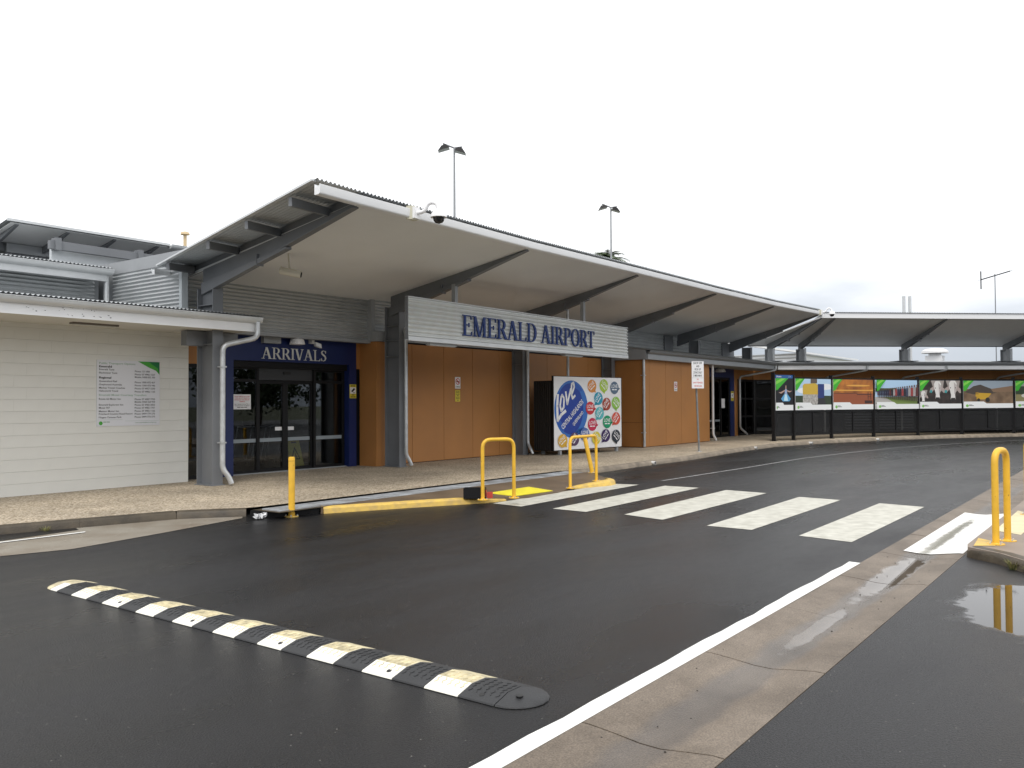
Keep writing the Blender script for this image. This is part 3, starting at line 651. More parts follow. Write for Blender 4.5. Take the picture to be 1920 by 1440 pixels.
# right low awning along the store and doors
corr2('awning_roof', lambda s: (s, 13.02, 3.33), lambda s: (s, 14.95, 3.62), 25.15, 38.0, M_ROOF, tb)
mb = MB(); mb.box(25.25, 37.4, 13.16, 13.2, 3.03, 3.22); mb.build('fascia', M_FGREY, tb)
gutter('gutter', (25.2, 13.155, 3.32), (37.45, 13.155, 3.32), tb, mat('gutter_grey', (.22, .23, .24), .45, metal=.3))
mb = MB(); mb.box(25.36, 38.2, 13.2, 14.95, 3.035, 3.06); mb.build('awning_soffit', mat('awning_soffit_grey', (.35, .34, .32), .7), tb)
mb = MB(); mb.prism([(25.2, 13.2, 3.03), (25.2, 13.2, 3.34), (25.2, 14.95, 3.60), (25.2, 14.95, 3.03)], (.03, 0, 0)); mb.build('awning_end', M_FGREY, tb)
# downpipes
def pipe(pts, parent=tb, r_=.045, bend=.12, m=M_PIPE, brackets=()):
    mb = MB(); mb.tube(rnd(pts, bend), r_, 12); o = mb.build('downpipe', m, parent)
    for p in brackets: mb = MB(); mb.box(p[0]-.055, p[0]+.055, p[1]-.05, p[1]+.09, p[2]-.012, p[2]+.012); mb.build('bracket', m, o)
    return o
pipe([(10.07, 13.46, 3.16), (10.07, 13.46, 2.86), (9.46, 13.68, 2.70), (9.46, 13.68, .42), (9.56, 13.62, .26), (9.60, 13.60, .14)], r_=.05, brackets=((9.46, 13.68, 2.3), (9.46, 13.68, .9)))
pipe([(14.78, 14.2, 3.95), (14.78, 14.2, 3.4), (14.72, 14.06, 3.28), (14.72, 14.06, .40), (14.80, 14.02, .25), (14.84, 14.0, .14)])
pipe([(20.16, 14.40, 3.6), (20.16, 14.40, .42), (20.10, 14.26, .26), (20.12, 14.2, .14)])
pipe([(25.27, 13.33, 3.22), (25.27, 13.33, .14)], brackets=((25.27, 13.33, 2.5), (25.27, 13.33, .6)))
pipe([(30.86, 13.33, 3.22), (30.86, 13.33, .35), (30.96, 13.28, .2), (30.98, 13.27, .14)], m=mat('pvc_pipe', (.72, .72, .72), .4), brackets=((30.86, 13.33, .6),))
pipe([(37.2, 13.1, 3.2), (37.2, 13.1, 3.0), (36.4, 14.45, 2.72), (36.4, 14.45, .45), (36.75, 14.3, .2), (36.78, 14.28, .14)])
# upper volumes at the left
corr('side_cladding', (9.22, 14.62, 3.3), (0, 1, 0), 2.5, (0, 0, 1), 1.0, (-1, 0, 0), M_ZINC, tb)
mb = MB(); mb.box(9.17, 9.30, 14.55, 14.64, 3.3, 4.16); mb.build('corner_flashing', mat('corner_flash', (.58, .62, .64), .45), tb)
mb = MB(); mb.box(9.24, 9.35, 14.66, 20, 3.2, 4.55); mb.build('upper_wall', M_STEELL, tb)
corr('upper_cladding', (1.0, 17.45, 3.5), (1, 0, 0), 8.0, (0, 0, 1), .72, (0, -1, 0), M_ZINC, tb)
mb = MB(); mb.box(1, 9.02, 17.0, 17.04, 4.13, 4.30); mb.build('fascia', M_GUT, tb)
gutter('gutter', (1, 17.0, 4.37), (9.12, 17.0, 4.37), tb, r_=.1)
corr2('upper_roof', lambda s: (s, 16.9, 4.40), lambda s: (s, 20, 4.75), 1, 9.1, M_ROOF, tb)
mb = MB(); mb.box(1, 9.1, 17.47, 20, 3.4, 4.3); mb.build('upper_wall', M_STEELL, tb)
pipe([(9.06, 17.08, 4.3), (9.06, 17.08, 3.55)], r_=.055)
mb = MB(); mb.box(8.72, 14.5, 18.7, 18.8, 4.2, 5.0); mb.build('upper_wall', mat('pale_panel', (.60, .63, .65), .5, var=.05), tb)
mb = MB(); mb.box(8.72, 15, 20.9, 21.0, 4.2, 5.3); mb.build('upper_wall', M_STEEL, tb)
mb = MB(); mb.box(8.6, 14.5, 18.5, 18.62, 4.92, 5.10); up = mb.build('roof_beam', M_STEEL, tb)
for xx in (8.75, 10.6, 12.4): mb = MB(); mb.box(xx-.06, xx+.06, 18.45, 18.66, 4.9, 5.16); mb.build('stub_post', M_STEEL, tb)
corr2('hall_roof', lambda s: (s, 19.6, 5.62), lambda s: (s, 26, 4.5), 8.2, 20, M_ROOF, tb)
HS = lambda y_: 5.62+(y_-19.6)*(-1.12/6.4)
for yy in (21.0, 22.3, 23.6): mb = MB(); mb.box(8.25, 20, yy-.04, yy+.04, HS(yy)-.22, HS(yy)-.02); mb.build('purlin', M_STEEL, tb)
for xx in (8.4, 9.5, 10.6, 11.7, 12.8, 13.9, 15): mb = MB(); mb.prism([(xx, 19.66, 5.53), (xx, 19.66, 5.58), (xx, 26, 4.46), (xx, 26, 4.1), (xx, 20.6, 5.24)], (.07, 0, 0)); mb.build('rafter', M_STEEL, tb)
gutter('gutter', (12.0, 19.6, 5.62), (20, 19.6, 5.62), tb, r_=.11)
mb = MB(); mb.box(8.2, 12.0, 19.55, 19.6, 5.585, 5.64); mb.build('roof_edge_trim', M_GUT, tb)
mb = MB(); mb.prism([(8.3, 19.64, 5.56), (8.3, 20.9, 5.34), (8.3, 20.9, 5.36), (8.3, 19.64, 5.58)], (11.6, 0, 0)); mb.build('roof_lining', M_SOFF, tb)
mb = MB(); mb.box(8.72, 15, 20.84, 20.9, 5.12, 5.33); mb.build('roof_beam', M_STEELL, tb)
mb = MB(); mb.box(9.3, 37, 20.1, 26, K, 4.2); mb.build('hall_wall', M_STEELL, tb)
# ================================================================== ENTRANCE CANOPY
cn = thing('entrance_canopy', (20, 12.5, K), 'large upswept skillion canopy with pale soffit and grey steel rafters over the entrance', 'canopy')
RAF = [  # root x,y ; tip x,y ; underside z at tip
    (9.44, 14.25, 8.9, 9.52, 4.60), (14.68, 14.5, 14.2, 10.12, 4.76), (20.15, 14.7, 19.8, 10.58, 4.94),
    (25.6, 14.7, 25.3, 10.78, 5.02), (31.0, 14.85, 30.8, 10.89, 5.11), (36.4, 14.9, 36.3, 10.94, 5.24)]
FRONT = [(-.17, 7.98, 9.40, 4.575)]+[(i, q[2], q[3], q[4]) for i, q in enumerate(RAF)]
BACK = [(-.17, 8.62, 14.15, 4.03), (0, 9.55, 15.05, 4.08), (1, 14.75, 15.05, 4.10), (2, 20.2, 15.05, 4.15), (3, 25.65, 15.05, 4.2), (4, 31.05, 15.05, 4.22), (5, 36.45, 15.05, 4.22)]
BACK[0] = (-.17, 8.68, 14.55, 3.99)
fr_ = lambda s, dz=0, dy=0: Vector(lerp(FRONT, s))+Vector((0, dy, dz))
bk_ = lambda s, dz=0: Vector(lerp(BACK, s))+Vector((0, 0, dz))
# roof sheet (waves counted in metres along X)
mb = MB()
for i in range(-1, 5):
    s0, s1 = (FRONT[0][0], 0) if i < 0 else (i, i+1)
    n = int((fr_(s1)-fr_(s0)).length/.09*6)
    mb = MB()
    for k in range(n+1):
        s = s0+(s1-s0)*k/n; h = .017*math.sin(2*math.pi*k/6); a = fr_(s, .20+h); b = bk_(s, .17+h); a = a+(a-b).normalized()*.07
        mb.v += [tuple(a), tuple(b)]
    mb.f = [(2*k, 2*k+1, 2*k+3, 2*k+2) for k in range(n)]
    mb.build('roof_sheet', M_ROOF, cn, smooth=True)
for i in range(5):       # soffit bays between rafters
    a, b, c, d = fr_(i), fr_(i+1), bk_(i+1), bk_(i)
    mb = MB(); mb.v = [tuple(q+Vector((0, 0, z_))) for z_ in (.0, .05) for q in (a, b, c, d)]
    mb.f = [(0, 1, 2, 3), (7, 6, 5, 4), (0, 4, 5, 1), (1, 5, 6, 2), (2, 6, 7, 3), (3, 7, 4, 0)]
    mb.build('soffit', M_SOFF, cn)
for s0, s1 in [(FRONT[0][0], 0)]+[(i, i+1) for i in range(5)]:
    a, b = fr_(s0, .135), fr_(s1, .135); d = (b-a).normalized()
    gutter('gutter', a+Vector((0, -.01, 0)), b+Vector((0, -.01, 0)), cn, M_FASC, r_=.08, out=Vector((d.y, -d.x, 0)), h=.15, flatf=True)
a, b = fr_(FRONT[0][0], .19), bk_(BACK[0][0], .165); mb = MB(); mb.bar(a+Vector((0, 0, .012)), b+Vector((0, 0, .012)), .07, .03); mb.build('verge_capping', M_GUT, cn)
for t in (.13, .38, .63, .93):     # purlins under the verge overhang
    p = fr_(FRONT[0][0]).lerp(bk_(BACK[0][0]), t); q = fr_(0).lerp(bk_(0), t); mb = MB(); mb.bar(p+Vector((.03, 0, .085)), q+Vector((0, 0, .075)), .06, .13); mb.build('purlin', M_STEEL, cn)
mb = MB(); mb.prism([fr_(0, .0)+Vector((.03, 0, 0)), fr_(0, .185)+Vector((.03, 0, 0)), bk_(0, .155)+Vector((.03, 0, 0)), bk_(0, 0)+Vector((.03, 0, 0))], (.02, 0, 0)); mb.build('closing_plate', M_STEEL, cn)
gutter('rear_gutter', bk_(BACK[0][0], .12)+Vector((-.05, .02, 0)), bk_(0, .12)+Vector((-.25, .02, 0)), cn, M_GUT, out=(0, 1, 0))
def rafter(root, tip, zt, zr, parent, deep=.34, w_=.09, haunch=.52, m=M_STEEL):
    """tapered cantilever: root/tip are (x,y); zt, zr undersides of the soffit at tip and root"""
    rt, tp = Vector((*root, zr)), Vector((*tip, zt)); d = tp-rt; sd_ = Vector((-d.y, d.x, 0)).normalized()*w_/2
    def at(t, dz): return rt+d*t+Vector((0, 0, dz))
    side = [at(0, .04), at(1, .04), at(.995, -.015), at(haunch, -.20), at(0, -.22)]
    mb = MB(); mb.prism([p-sd_*.35 for p in side], sd_*.7); o = mb.build('rafter', m, parent)
    mb = MB(); mb.prism([at(.995, -.015)-sd_*1.3, at(.995, -.035)-sd_*1.3, at(haunch, -.222)-sd_*1.3, at(0, -.242)-sd_*1.3, at(0, -.22)-sd_*1.3, at(haunch, -.20)-sd_*1.3], sd_*2.6); mb.build('flange', m, o)
    hs = [at(0, -.243), at(haunch+.09, -.200), at(haunch+.09, -.235), at(haunch-.06, -deep+.06), at(0, -deep-.1)]
    mb = MB(); mb.prism([p-sd_*1.25 for p in hs], sd_*2.5); mb.build('haunch', m, o)
    mb = MB(); mb.obox(at(haunch-.10, -.22), d, sd_, (0, 0, 1), .01, w_*.75, .1); mb.build('stiffener', m, o)
    return o
for i, q in enumerate(RAF):
    bz = bk_(i).z
    rafter(q[:2], q[2:4], q[4], bz+.03, cn)
def ibeam(x0, x1, y0, y1, z0, z1, parent, m=M_STEEL):
    xm = (x0+x1)/2; mb = MB(); mb.box(x0, x1, y0, y0+.022, z0, z1); mb.box(x0, x1, y1-.022, y1, z0, z1); mb.box(xm-.012, xm+.012, y0+.022, y1-.022, z0, z1)
    o = mb.build('column', m, parent)
    for z_ in (2.72, 3.1, 3.45):
        if z_ < z1: mb = MB(); mb.box(x0+.004, x1-.004, y0+.023, y1-.023, z_, z_+.015); mb.build('stiffener', m, o)
    mb = MB(); mb.box(x0-.03, x1+.03, y0-.03, y1+.03, z0-.005, z0+.018); mb.build('base_plate', m, o)
    return o
ibeam(9.33, 9.55, 13.80, 14.30, K, 3.78, cn); ibeam(14.58, 14.80, 14.14, 14.62, K, 3.92, cn); ibeam(19.98, 20.22, 14.45, 14.84, K, 3.95, cn); ibeam(25.05, 25.27, 14.42, 14.82, K, 4.0, cn)
ibeam(30.85, 31.05, 13.9, 14.3, 3.45, 4.0, cn); ibeam(36.3, 36.5, 13.9, 14.3, 3.45, 4.0, cn)
# sign hangers + pipe post behind the billboard
for xx, yy, zt in ((14.42, 12.28, 4.25), (19.95, 12.38, 4.42)):
    mb = MB(); mb.box(xx-.05, xx+.05, yy-.05, yy+.05, 2.95, zt); mb.build('hanger_post', M_STEELL, cn)
mb = MB(); mb.tube([(21.3, 13.75, K), (21.3, 13.75, 4.6)], .04, 10); mb.build('post', M_PIPE, cn)
# ================================================================== EMERALD AIRPORT SIGN
sg = thing('airport_sign', (17.4, 12.12, 2.88), 'long corrugated metal sign with blue serif letters EMERALD AIRPORT under the canopy', 'sign')
SX0, SX1, SY0, SY1 = 12.73, 22.25, 12.10, 12.26
us = Vector((SX1-SX0, SY1-SY0, 0)).normalized(); SF = Face((SX0, SY0, 2.90), us); SL = math.hypot(SX1-SX0, SY1-SY0)
for k in range(2):
    corr('sign_sheet', SF.p(SL/2*k+.004*k, .09, 0), us, SL/2-.004, (0, 0, 1), .80, SF.n, mat('sign_sheet_steel', (.68, .70, .69), .42, metal=.25, var=.12, vscale=1.5), sg, amp=.017, pitch=.0889)
mb = MB(); SF.slab(mb, 0, SL, .0, .085, -.075, .018); mb.build('bottom_flashing', M_GUT, sg)
mb = MB(); SF.slab(mb, .0, SL, .895, .91, -.075, .019); mb.build('top_flashing', M_GUT, sg)
for a, b in ((-.012, -.003), (SL+.003, SL+.012)): mb = MB(); SF.slab(mb, a, b, .02, .9, -.075, .012); mb.build('end_flashing', M_STEEL, sg)
corr('back_sheet', SF.p(0, .09, -.06), us, SL, (0, 0, 1), .80, SF.n, M_ZINC, sg, pitch=.0889)
serif_word('EMERALD AIRPORT', Face(SF.p(0, 0, .019), us), 1.72, 7.52, .205, .46, .028, M_LETB, sg)
for a in (1.2, 6.6):
    fl = thing('sign_floodlight', tuple(SF.p(a, 0, -.05)), 'slim batten light fixed below the corrugated sign' if a < 2 else 'second slim batten light fixed below the corrugated sign nearer the billboard', 'light fitting')
    mb = MB(); SF.slab(mb, a-.45, a+.45, -.05, -.005, -.18, -.06); mb.build('housing', M_STEELL, fl); mb = MB(); SF.slab(mb, a-.42, a+.42, -.062, -.05, -.17, -.07); mb.build('diffuser', mat('diffuser_plastic', (.5, .49, .45)), fl)
# ================================================================== RIGHT WING
wg = thing('terminal_wing', (44, 9, K), 'far terminal wing with orange upper wall and dark glazing behind the poster fence', 'building')
W0 = Vector((38.4, 14.6, 0)); WD = Vector((.6805, -.7328, 0)); WN = Vector((-.7328, -.6805, 0))
WF = Face(W0, WD)      # a along the wing, b up, d towards the road
assert WF.n.dot(WN) > .99
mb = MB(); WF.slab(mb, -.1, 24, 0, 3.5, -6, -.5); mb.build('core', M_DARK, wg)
mb = MB(); WF.slab(mb, 0, 24, 2.62, 3.45, -.08, 0); mb.build('panel_band', M_ORAD, wg)
for k in range(10):
    mb = MB(); WF.slab(mb, k*2.4+.006, k*2.4+2.394, 2.63, 3.44, 0, .02); mb.build('panel', M_ORA, wg)
for a, b, kind in ((.05, 2.2, 'w'), (2.2, 4.4, 'w'), (4.4, 6.1, 'l'), (6.1, 7.9, 'l'), (7.9, 10.2, 'w'), (10.2, 14, 'w'), (14, 18, 'w'), (18, 22, 'w')):
    if kind == 'w': framed(wg, WF, a, b, K, 2.62, .08, mull=((a+b)/2,), trans=(.95, 1.75))
    else:
        mb = MB(); WF.slab(mb, a, b, K, 2.62, -.1, -.06); lv = mb.build('louvre_frame', M_BLACK, wg)
        for j in range(16):
            z_ = .35+j*.13; mb = MB(); mb.obox(WF.p((a+b)/2, z_, 0), WD, WN+Vector((0, 0, -.6)), Vector((0, 0, 1))+WN*.6, (b-a)/2-.06, .05, .006); mb.build('louvre_blade', mat('louvre_grey', (.13, .14, .15), .45), lv)
ed = lambda s, d, z_: tuple(WF.p(s, z_, d))
mb = MB(); WF.slab(mb, .45, 24, 3.03, 3.22, 1.70, 1.74); mb.build('fascia', M_FASC, wg)
gutter('gutter', ed(.42, 1.745, 3.32), ed(24, 1.745, 3.32), wg, mat('gutter_grey', (.22, .23, .24)), out=WN)
mb = MB(); WF.slab(mb, .2, 24, 3.035, 3.06, .03, 1.70); mb.build('awning_soffit', mat('awning_soffit_grey', (.35, .34, .32)), wg)
corr2('awning_roof', lambda s: ed(s, 1.86, 3.33), lambda s: ed(s, -1.5, 3.56), .35, 24, M_ROOF, wg)
for s in (4.6, 8.4, 13.2):
    pipe([ed(s, 1.8, 3.2), ed(s, 1.8, 3.0), ed(s-1.2, .35, 2.72), ed(s-1.2, .12, 2.6), ed(s-1.2, .12, .2)], wg)
# wing canopy standing on stub posts above the awning
wc = thing('wing_canopy', (40, 10, 3.4), 'second upswept canopy with white fascia raised on steel posts over the far wing', 'canopy')
mb = MB(); mb.v = [ed(s, d, z_+k) for k in (0, .05) for s, d, z_ in ((1.45, 3.86, 5.13), (24, 3.86, 5.13), (24, .2, 4.2), (-.35, .2, 4.2))]
mb.f = [(0, 1, 2, 3), (7, 6, 5, 4), (0, 4, 5, 1), (1, 5, 6, 2), (2, 6, 7, 3), (3, 7, 4, 0)]; mb.build('soffit', mat('soffit_grey', (.74, .74, .73), .6, var=.06), wc)
corr2('roof_sheet', lambda s: ed(s, 3.95, 5.36), lambda s: ed(s, .1, 4.38), 1.5, 24, M_ROOF, wc)
mb = MB(); WF.slab(mb, 1.48, 24, 5.12, 5.33, 3.87, 3.90); mb.build('fascia', mat('fascia_bright', (.82, .83, .84), .45), wc)
mb = MB(); WF.slab(mb, -.3, 24, 4.16, 4.36, .14, .19); mb.build('rear_beam', M_STEEL, wc)
for s in (.55, 2.05, 7.1, 12.2, 17.3):
    rafter(ed(s, .35, 0)[:2], ed(s+(.9 if s < 1 else 0), 3.84, 0)[:2], 5.13, 4.23, wc, deep=.22)
    mb = MB(); WF.slab(mb, s-.1, s+.1, 3.42, 4.02, .3, .32); WF.slab(mb, s-.1, s+.1, 3.42, 4.02, .7, .72); WF.slab(mb, s-.01, s+.01, 3.42, 4.02, .32, .70); mb.build('stub_post', M_STEELL, wc)
    mb = MB(); mb.tube([ed(s+.14, .75, 3.4), ed(s+.14, .75, 4.05)], .045, 8); mb.build('rain_pipe', M_PIPE, wc)
    mb = MB(); WF.slab(mb, s-.5, s+.5, 3.44, 3.47, .2, .9); mb.build('tray', M_STEEL, wc)
# things on the roofs behind
vt = thing('roof_ventilator', (49.4, 8.9, 3.4), 'white mushroom ventilator on the wing roof', 'ventilator')
mb = MB(); mb.box(49.0, 49.8, 8.5, 9.3, 3.3, 3.98); mb.build('curb', M_FASC, vt)
mb = MB(); mb.lathe((49.4, 8.9, 3.98), [(.3, 0), (.3, .12), (.66, .14), (.64, .26), (.45, .36), (.1, .4)], 18); mb.build('cowl', mat('cowl_white', (.8, .8, .8), .4), vt)
fu = thing('flue_pipe', (53.8, 11.3, 3), 'pair of pale flue pipes rising behind the wing canopy', 'flue')
for dx in (0, .35): mb = MB(); mb.tube([(53.8+dx*.6, 11.3-dx*.8, 3), (53.8+dx*.6, 11.3-dx*.8, 7.75)], .09, 10); mb.build('pipe', M_GUT, fu)
an = thing('television_antenna', (51.37, 6.3, 3.4), 'thin television antenna mast on the wing roof against pale cloud', 'antenna')
mb = MB(); mb.tube([(51.37, 6.3, 3.4), (51.37, 6.3, 8.3)], .025, 6); mb.build('mast', M_STEEL, an)
mb = MB(); mb.tube([(50.95, 6.9, 8.0), (51.85, 5.65, 8.45)], .03, 6); bo = mb.build('boom', M_INK, an)
mb = MB()
for t in [i/9 for i in range(10)]:
    c = Vector((50.95, 6.9, 8.0)).lerp(Vector((51.85, 5.65, 8.45)), t); mb.tube([c-Vector((.2, .15, -.02)), c+Vector((.2, .15, 0))], .010, 5)
mb.tube([(50.95, 6.9, 7.5), (50.95, 6.9, 8.45)], .03, 6); mb.build('element', M_INK, an)
mb = MB(); mb.tube([(51.37, 6.3, 5.9), (50.6, 7.3, 5.0)], .012, 5); mb.tube([(51.37, 6.3, 5.9), (51.8, 5.7, 5.0)], .012, 5); mb.build('stay', M_STEEL, an)
hg = thing('hangar', (62, 22, -.1), 'white metal shed seen through the gap beneath the canopy', 'building')
mb = MB(); mb.box(58, 72, 19, 34, -.1, 4.9); mb.build('wall', mat('shed_white', (.78, .79, .80), .5, var=.05), hg)
for k in range(6): mb = MB(); mb.box(57.9, 57.99, 19, 34, 3.7+k*.22, 3.75+k*.22); mb.build('rib', M_STEELL, hg)
mb = MB(); mb.prism([(57.6, 18.7, 4.9), (72.4, 18.7, 4.9), (72.4, 26.5, 6.2), (57.6, 26.5, 6.2)], (0, 0, .12)); mb.build('roof', M_FASC, hg)
ac = thing('roof_plant_box', (50.6, 3.8, 3.4), 'white air-conditioning plant box on the wing roof', 'air conditioner')
mb = MB(); mb.box(49.9, 51.4, 2.6, 4.6, 3.4, 4.5); mb.build('casing', mat('shed_white', (.78, .79, .80)), ac); mb = MB(); mb.box(49.88, 49.9, 2.8, 4.4, 3.6, 4.3); mb.build('grille', M_STEEL, ac)
# ================================================================== POSTER FENCE
FP = [(32.02, 11.39), (33.17, 11.02), (35.48, 10.25), (37.98, 9.24), (40.4, 8.0), (42.65, 6.64), (44.97, 4.87), (47.4, 2.75)]
fe = thing('display_fence', (38, 9.3, K), 'curved black steel fence with rails and mesh infill carrying the photo panels', 'fence')
for i, p in enumerate(FP):
    mb = MB(); mb.box(p[0]-.06, p[0]+.06, p[1]-.06, p[1]+.06, K, 2.66 if i else 2.72); po = mb.build('post', M_BLACK, fe)
    mb = MB(); mb.box(p[0]-.11, p[0]+.11, p[1]-.11, p[1]+.11, K-.004, K+.015); mb.build('base_plate', M_BLACK, po)
def infill():
    m = bpy.data.materials.new('fence_infill'); m.use_nodes = True; t = m.node_tree; b = t.nodes['Principled BSDF']
    b.inputs['Base Color'].default_value = (.012, .012, .013, 1); b.inputs['Roughness'].default_value = .5; b.inputs['Alpha'].default_value = .55
    return m
M_MESH = infill()
POST = []
for i, (a, b) in enumerate(zip(FP, FP[1:])):
    A, B = Vector((*a, 0)), Vector((*b, 0)); Lp = (B-A).length; F_ = Face(A, B-A); POST.append((F_, Lp))
    for z0, z1 in ((.28, .36), (1.18, 1.25), (2.50, 2.56)):
        mb = MB(); F_.slab(mb, .06, Lp-.06, z0, z1, -.03, .03); mb.build('rail', M_BLACK, fe)
    if i: mb = MB(); F_.slab(mb, Lp/2-.03, Lp/2+.03, .36, 1.18, -.028, .028); mb.build('mullion', M_BLACK, fe)
    mb = MB(); F_.slab(mb, .061, Lp-.061, .361, 1.179, -.004, .004); mb.build('mesh_infill', M_MESH, fe)
_pm = {}
def pc(r_, g_, b_): 
    k = (r_, g_, b_)
    if k not in _pm: _pm[k] = flat('print_%d' % len(_pm), k, .35)
    return _pm[k]
class Print:
    """flat printed layers on a panel, u,v in 0..1"""
    def __init__(s, F, u0, v0, W, H, parent, d): s.F, s.u0, s.v0, s.W, s.H, s.p, s.d, s.k = F, u0, v0, W, H, parent, d, 0
    def __call__(s, col, *polys):
        s.k += 1; mb = MB()
        for q in polys: s.F.shape(mb, [(s.u0+min(1, max(0, a))*s.W, s.v0+min(1, max(0, b))*s.H) for a, b in q], s.d+s.k*.0012)
        return mb.build('print_layer', col if hasattr(col, 'node_tree') else pc(*col), s.p)
def rectp(a, b, c, d): return [(a, b), (c, b), (c, d), (a, d)]
PL = ['photo panel of a dancer in a white dress on black, first on the fence', 'photo panel of a yellow and white cotton module beside a blue truck', 'photo panel of an orange sunset over a lake with a jetty',
      'photo panel of a long line of standing people on grass', 'photo panel of white cattle with dark background', 'photo panel of a yellow mining dump truck on bare earth', 'photo panel of grazing cattle past the dump truck panel']
def noiseprint(name, c1, c2, scale, sx=1):
    if name in MATS: return MATS[name]
    m = mat(name, c1, .4, var=.5, vscale=scale, col2=c2, detail=6); return m
for i, (F_, Lp) in enumerate(POST):
    z0, z1 = 1.27, 2.50
    t = thing('photo_panel', tuple(F_.p(Lp/2, z0, .05)), PL[i], 'poster', 'photo panels along the fence')
    mb = MB(); F_.slab(mb, .075, Lp-.075, z0, z1, .034, .056); mb.build('panel_board', M_BOARD, t)
    Wd = Lp-.15; Hh = z1-z0; P_ = Print(F_, .075, z0, Wd, Hh, t, .056)
    top = .17
    sky_ = lambda c: P_(c, rectp(0, top, 1, 1))
    if i == 0:
        sky_((.006, .006, .010))
        P_((.10, .35, .62), [(.40, .28), (.78, .28), (.86, .36), (.66, .52), (.50, .52), (.30, .36)]); P_((.55, .78, .88), [(.46, .30), (.70, .30), (.62, .52), (.52, .52)])
        P_((.30, .40, .60), [(.50, .5), (.66, .5), (.63, .66), (.53, .66)]); P_((.45, .30, .25), [(.15, .56), (.30, .52), (.52, .60), (.52, .64), (.28, .57)], [(.62, .60), (.80, .56), (.95, .62), (.80, .60), (.63, .64)], [(.55, .66), (.61, .66), (.60, .78), (.56, .78)])
    elif i == 1:
        sky_((.45, .62, .80)); P_((.80, .82, .84), ell(.85, .75, .22, .10), ell(.3, .62, .25, .10)); P_((.03, .05, .025), rectp(0, top, 1, .46))
        P_(noiseprint('print_cotton', (.55, .53, .50), (.25, .24, .22), 12), [(.2, .18), (.62, .18), (.62, .56), (.2, .56)]); P_((.60, .40, .05), [(.2, .50), (.64, .50), (.64, .80), (.55, .86), (.24, .84), (.2, .78)])
        P_((.02, .04, .18), rectp(.62, .38, .80, .84)); P_((.12, .09, .07), rectp(.42, .86, .60, 1)); P_((.03, .03, .035), [(.6, .18), (.85, .18), (.8, .4), (.64, .36)])
    elif i == 2:
        P_(noiseprint('print_sunset', (.55, .20, .03), (.22, .07, .02), 2.2), rectp(0, .54, 1, 1)); P_((.30, .085, .035), rectp(0, top, 1, .54)); P_((.72, .36, .07), rectp(0, .62, 1, .66), ell(.62, .8, .3, .03))
        P_((.05, .02, .015), rectp(0, .535, .6, .555), rectp(.58, .49, .96, .515), rectp(.86, .33, .875, .58), rectp(.93, .33, .945, .58), rectp(.86, .42, .945, .435), rectp(.78, .20, .98, .30))
    elif i == 3:
        sky_((.42, .60, .80)); P_((.17, .24, .06), rectp(0, top, 1, .42)); P_((.42, .40, .38), [(0, top), (.5, top), (.2, .42), (0, .42)]); P_((.06, .09, .04), rectp(0, .6, .5, .72))
        rr_ = random.Random(5); x_ = .06
        while x_ < .97:
            h = .26+.42*x_*.8; w_ = .016+.020*x_; b0 = .40-.14*x_; c = rr_.choice([(.02, .02, .03), (.30, .05, .05), (.05, .06, .10), (.35, .33, .33), (.10, .03, .03), (.03, .03, .06)])
            P_(c, [(x_-w_, b0+h*.3), (x_+w_, b0+h*.3), (x_+w_*.8, b0+h*.85), (x_-w_*.8, b0+h*.85)]); P_((.08, .06, .05), rectp(x_-w_*.6, b0, x_-w_*.1, b0+h*.3), rectp(x_+w_*.1, b0, x_+w_*.6, b0+h*.3)); P_((.12, .06, .04), ell(x_, b0+h*.93, w_*.55, h*.08, 8))
            x_ += .034+.03*x_
    elif i == 4:
        sky_(noiseprint('print_cattle_bg', (.05, .035, .03), (.015, .012, .012), 4))
        for cx_, cy_, s in ((.43, .62, 1), (.80, .62, 1.1), (.08, .40, .62)):
            G_ = lambda L_: [(cx_+a*s, cy_+b*s) for a, b in L_]
            P_((.34, .30, .28), G_([(-.10, .10), (-.16, .42), (.16, .42), (.12, .05), (.02, -.1)]))
            P_((.40, .33, .31), G_([(-.06, .20), (-.17, .10), (-.20, -.04), (-.15, -.06), (-.07, .08)]), G_([(.06, .20), (.17, .08), (.19, -.06), (.14, -.06), (.07, .08)]))
            P_((.72, .70, .68), G_([(-.05, .36), (.05, .36), (.085, .26), (.08, .10), (.045, -.12), (.055, -.26), (.03, -.33), (-.03, -.33), (-.055, -.26), (-.045, -.12), (-.08, .10), (-.085, .26)]))
            P_((.48, .44, .43), G_([(.02, .3), (.08, .2), (.075, .08), (.045, -.1), (.03, -.1)])); P_((.025, .022, .022), G_([(-.045, -.22), (.045, -.22), (.05, -.28), (.028, -.335), (-.028, -.335), (-.05, -.28)]), G_([(-.07, .12), (-.045, .13), (-.05, .08)]), G_([(.07, .12), (.045, .13), (.05, .08)]))
            P_((.04, .32, .34), G_([(-.18, .04), (-.13, .03), (-.14, -.06), (-.19, -.05)]))
    elif i == 5:
        sky_((.30, .36, .42)); P_(noiseprint('print_earth', (.26, .17, .10), (.12, .075, .045), 2.5), rectp(0, top, 1, .70)); P_((.07, .055, .045), [(.02, .58), (.2, .80), (.34, .86), (.45, .78), (.72, .60), (.5, .48), (.2, .5)]); P_((.24, .15, .09), [(.55, .7), (1, .82), (1, .6), (.6, .58)])
        P_((.55, .33, .03), [(.24, .42), (.30, .40), (.50, .40), (.56, .54), (.24, .56)], rectp(.26, .32, .48, .40)); P_((.02, .02, .02), ell(.30, .30, .03, .06, 12), ell(.48, .30, .045, .085, 14)); P_((.35, .20, .03), rectp(.24, .50, .3, .58))
    else:
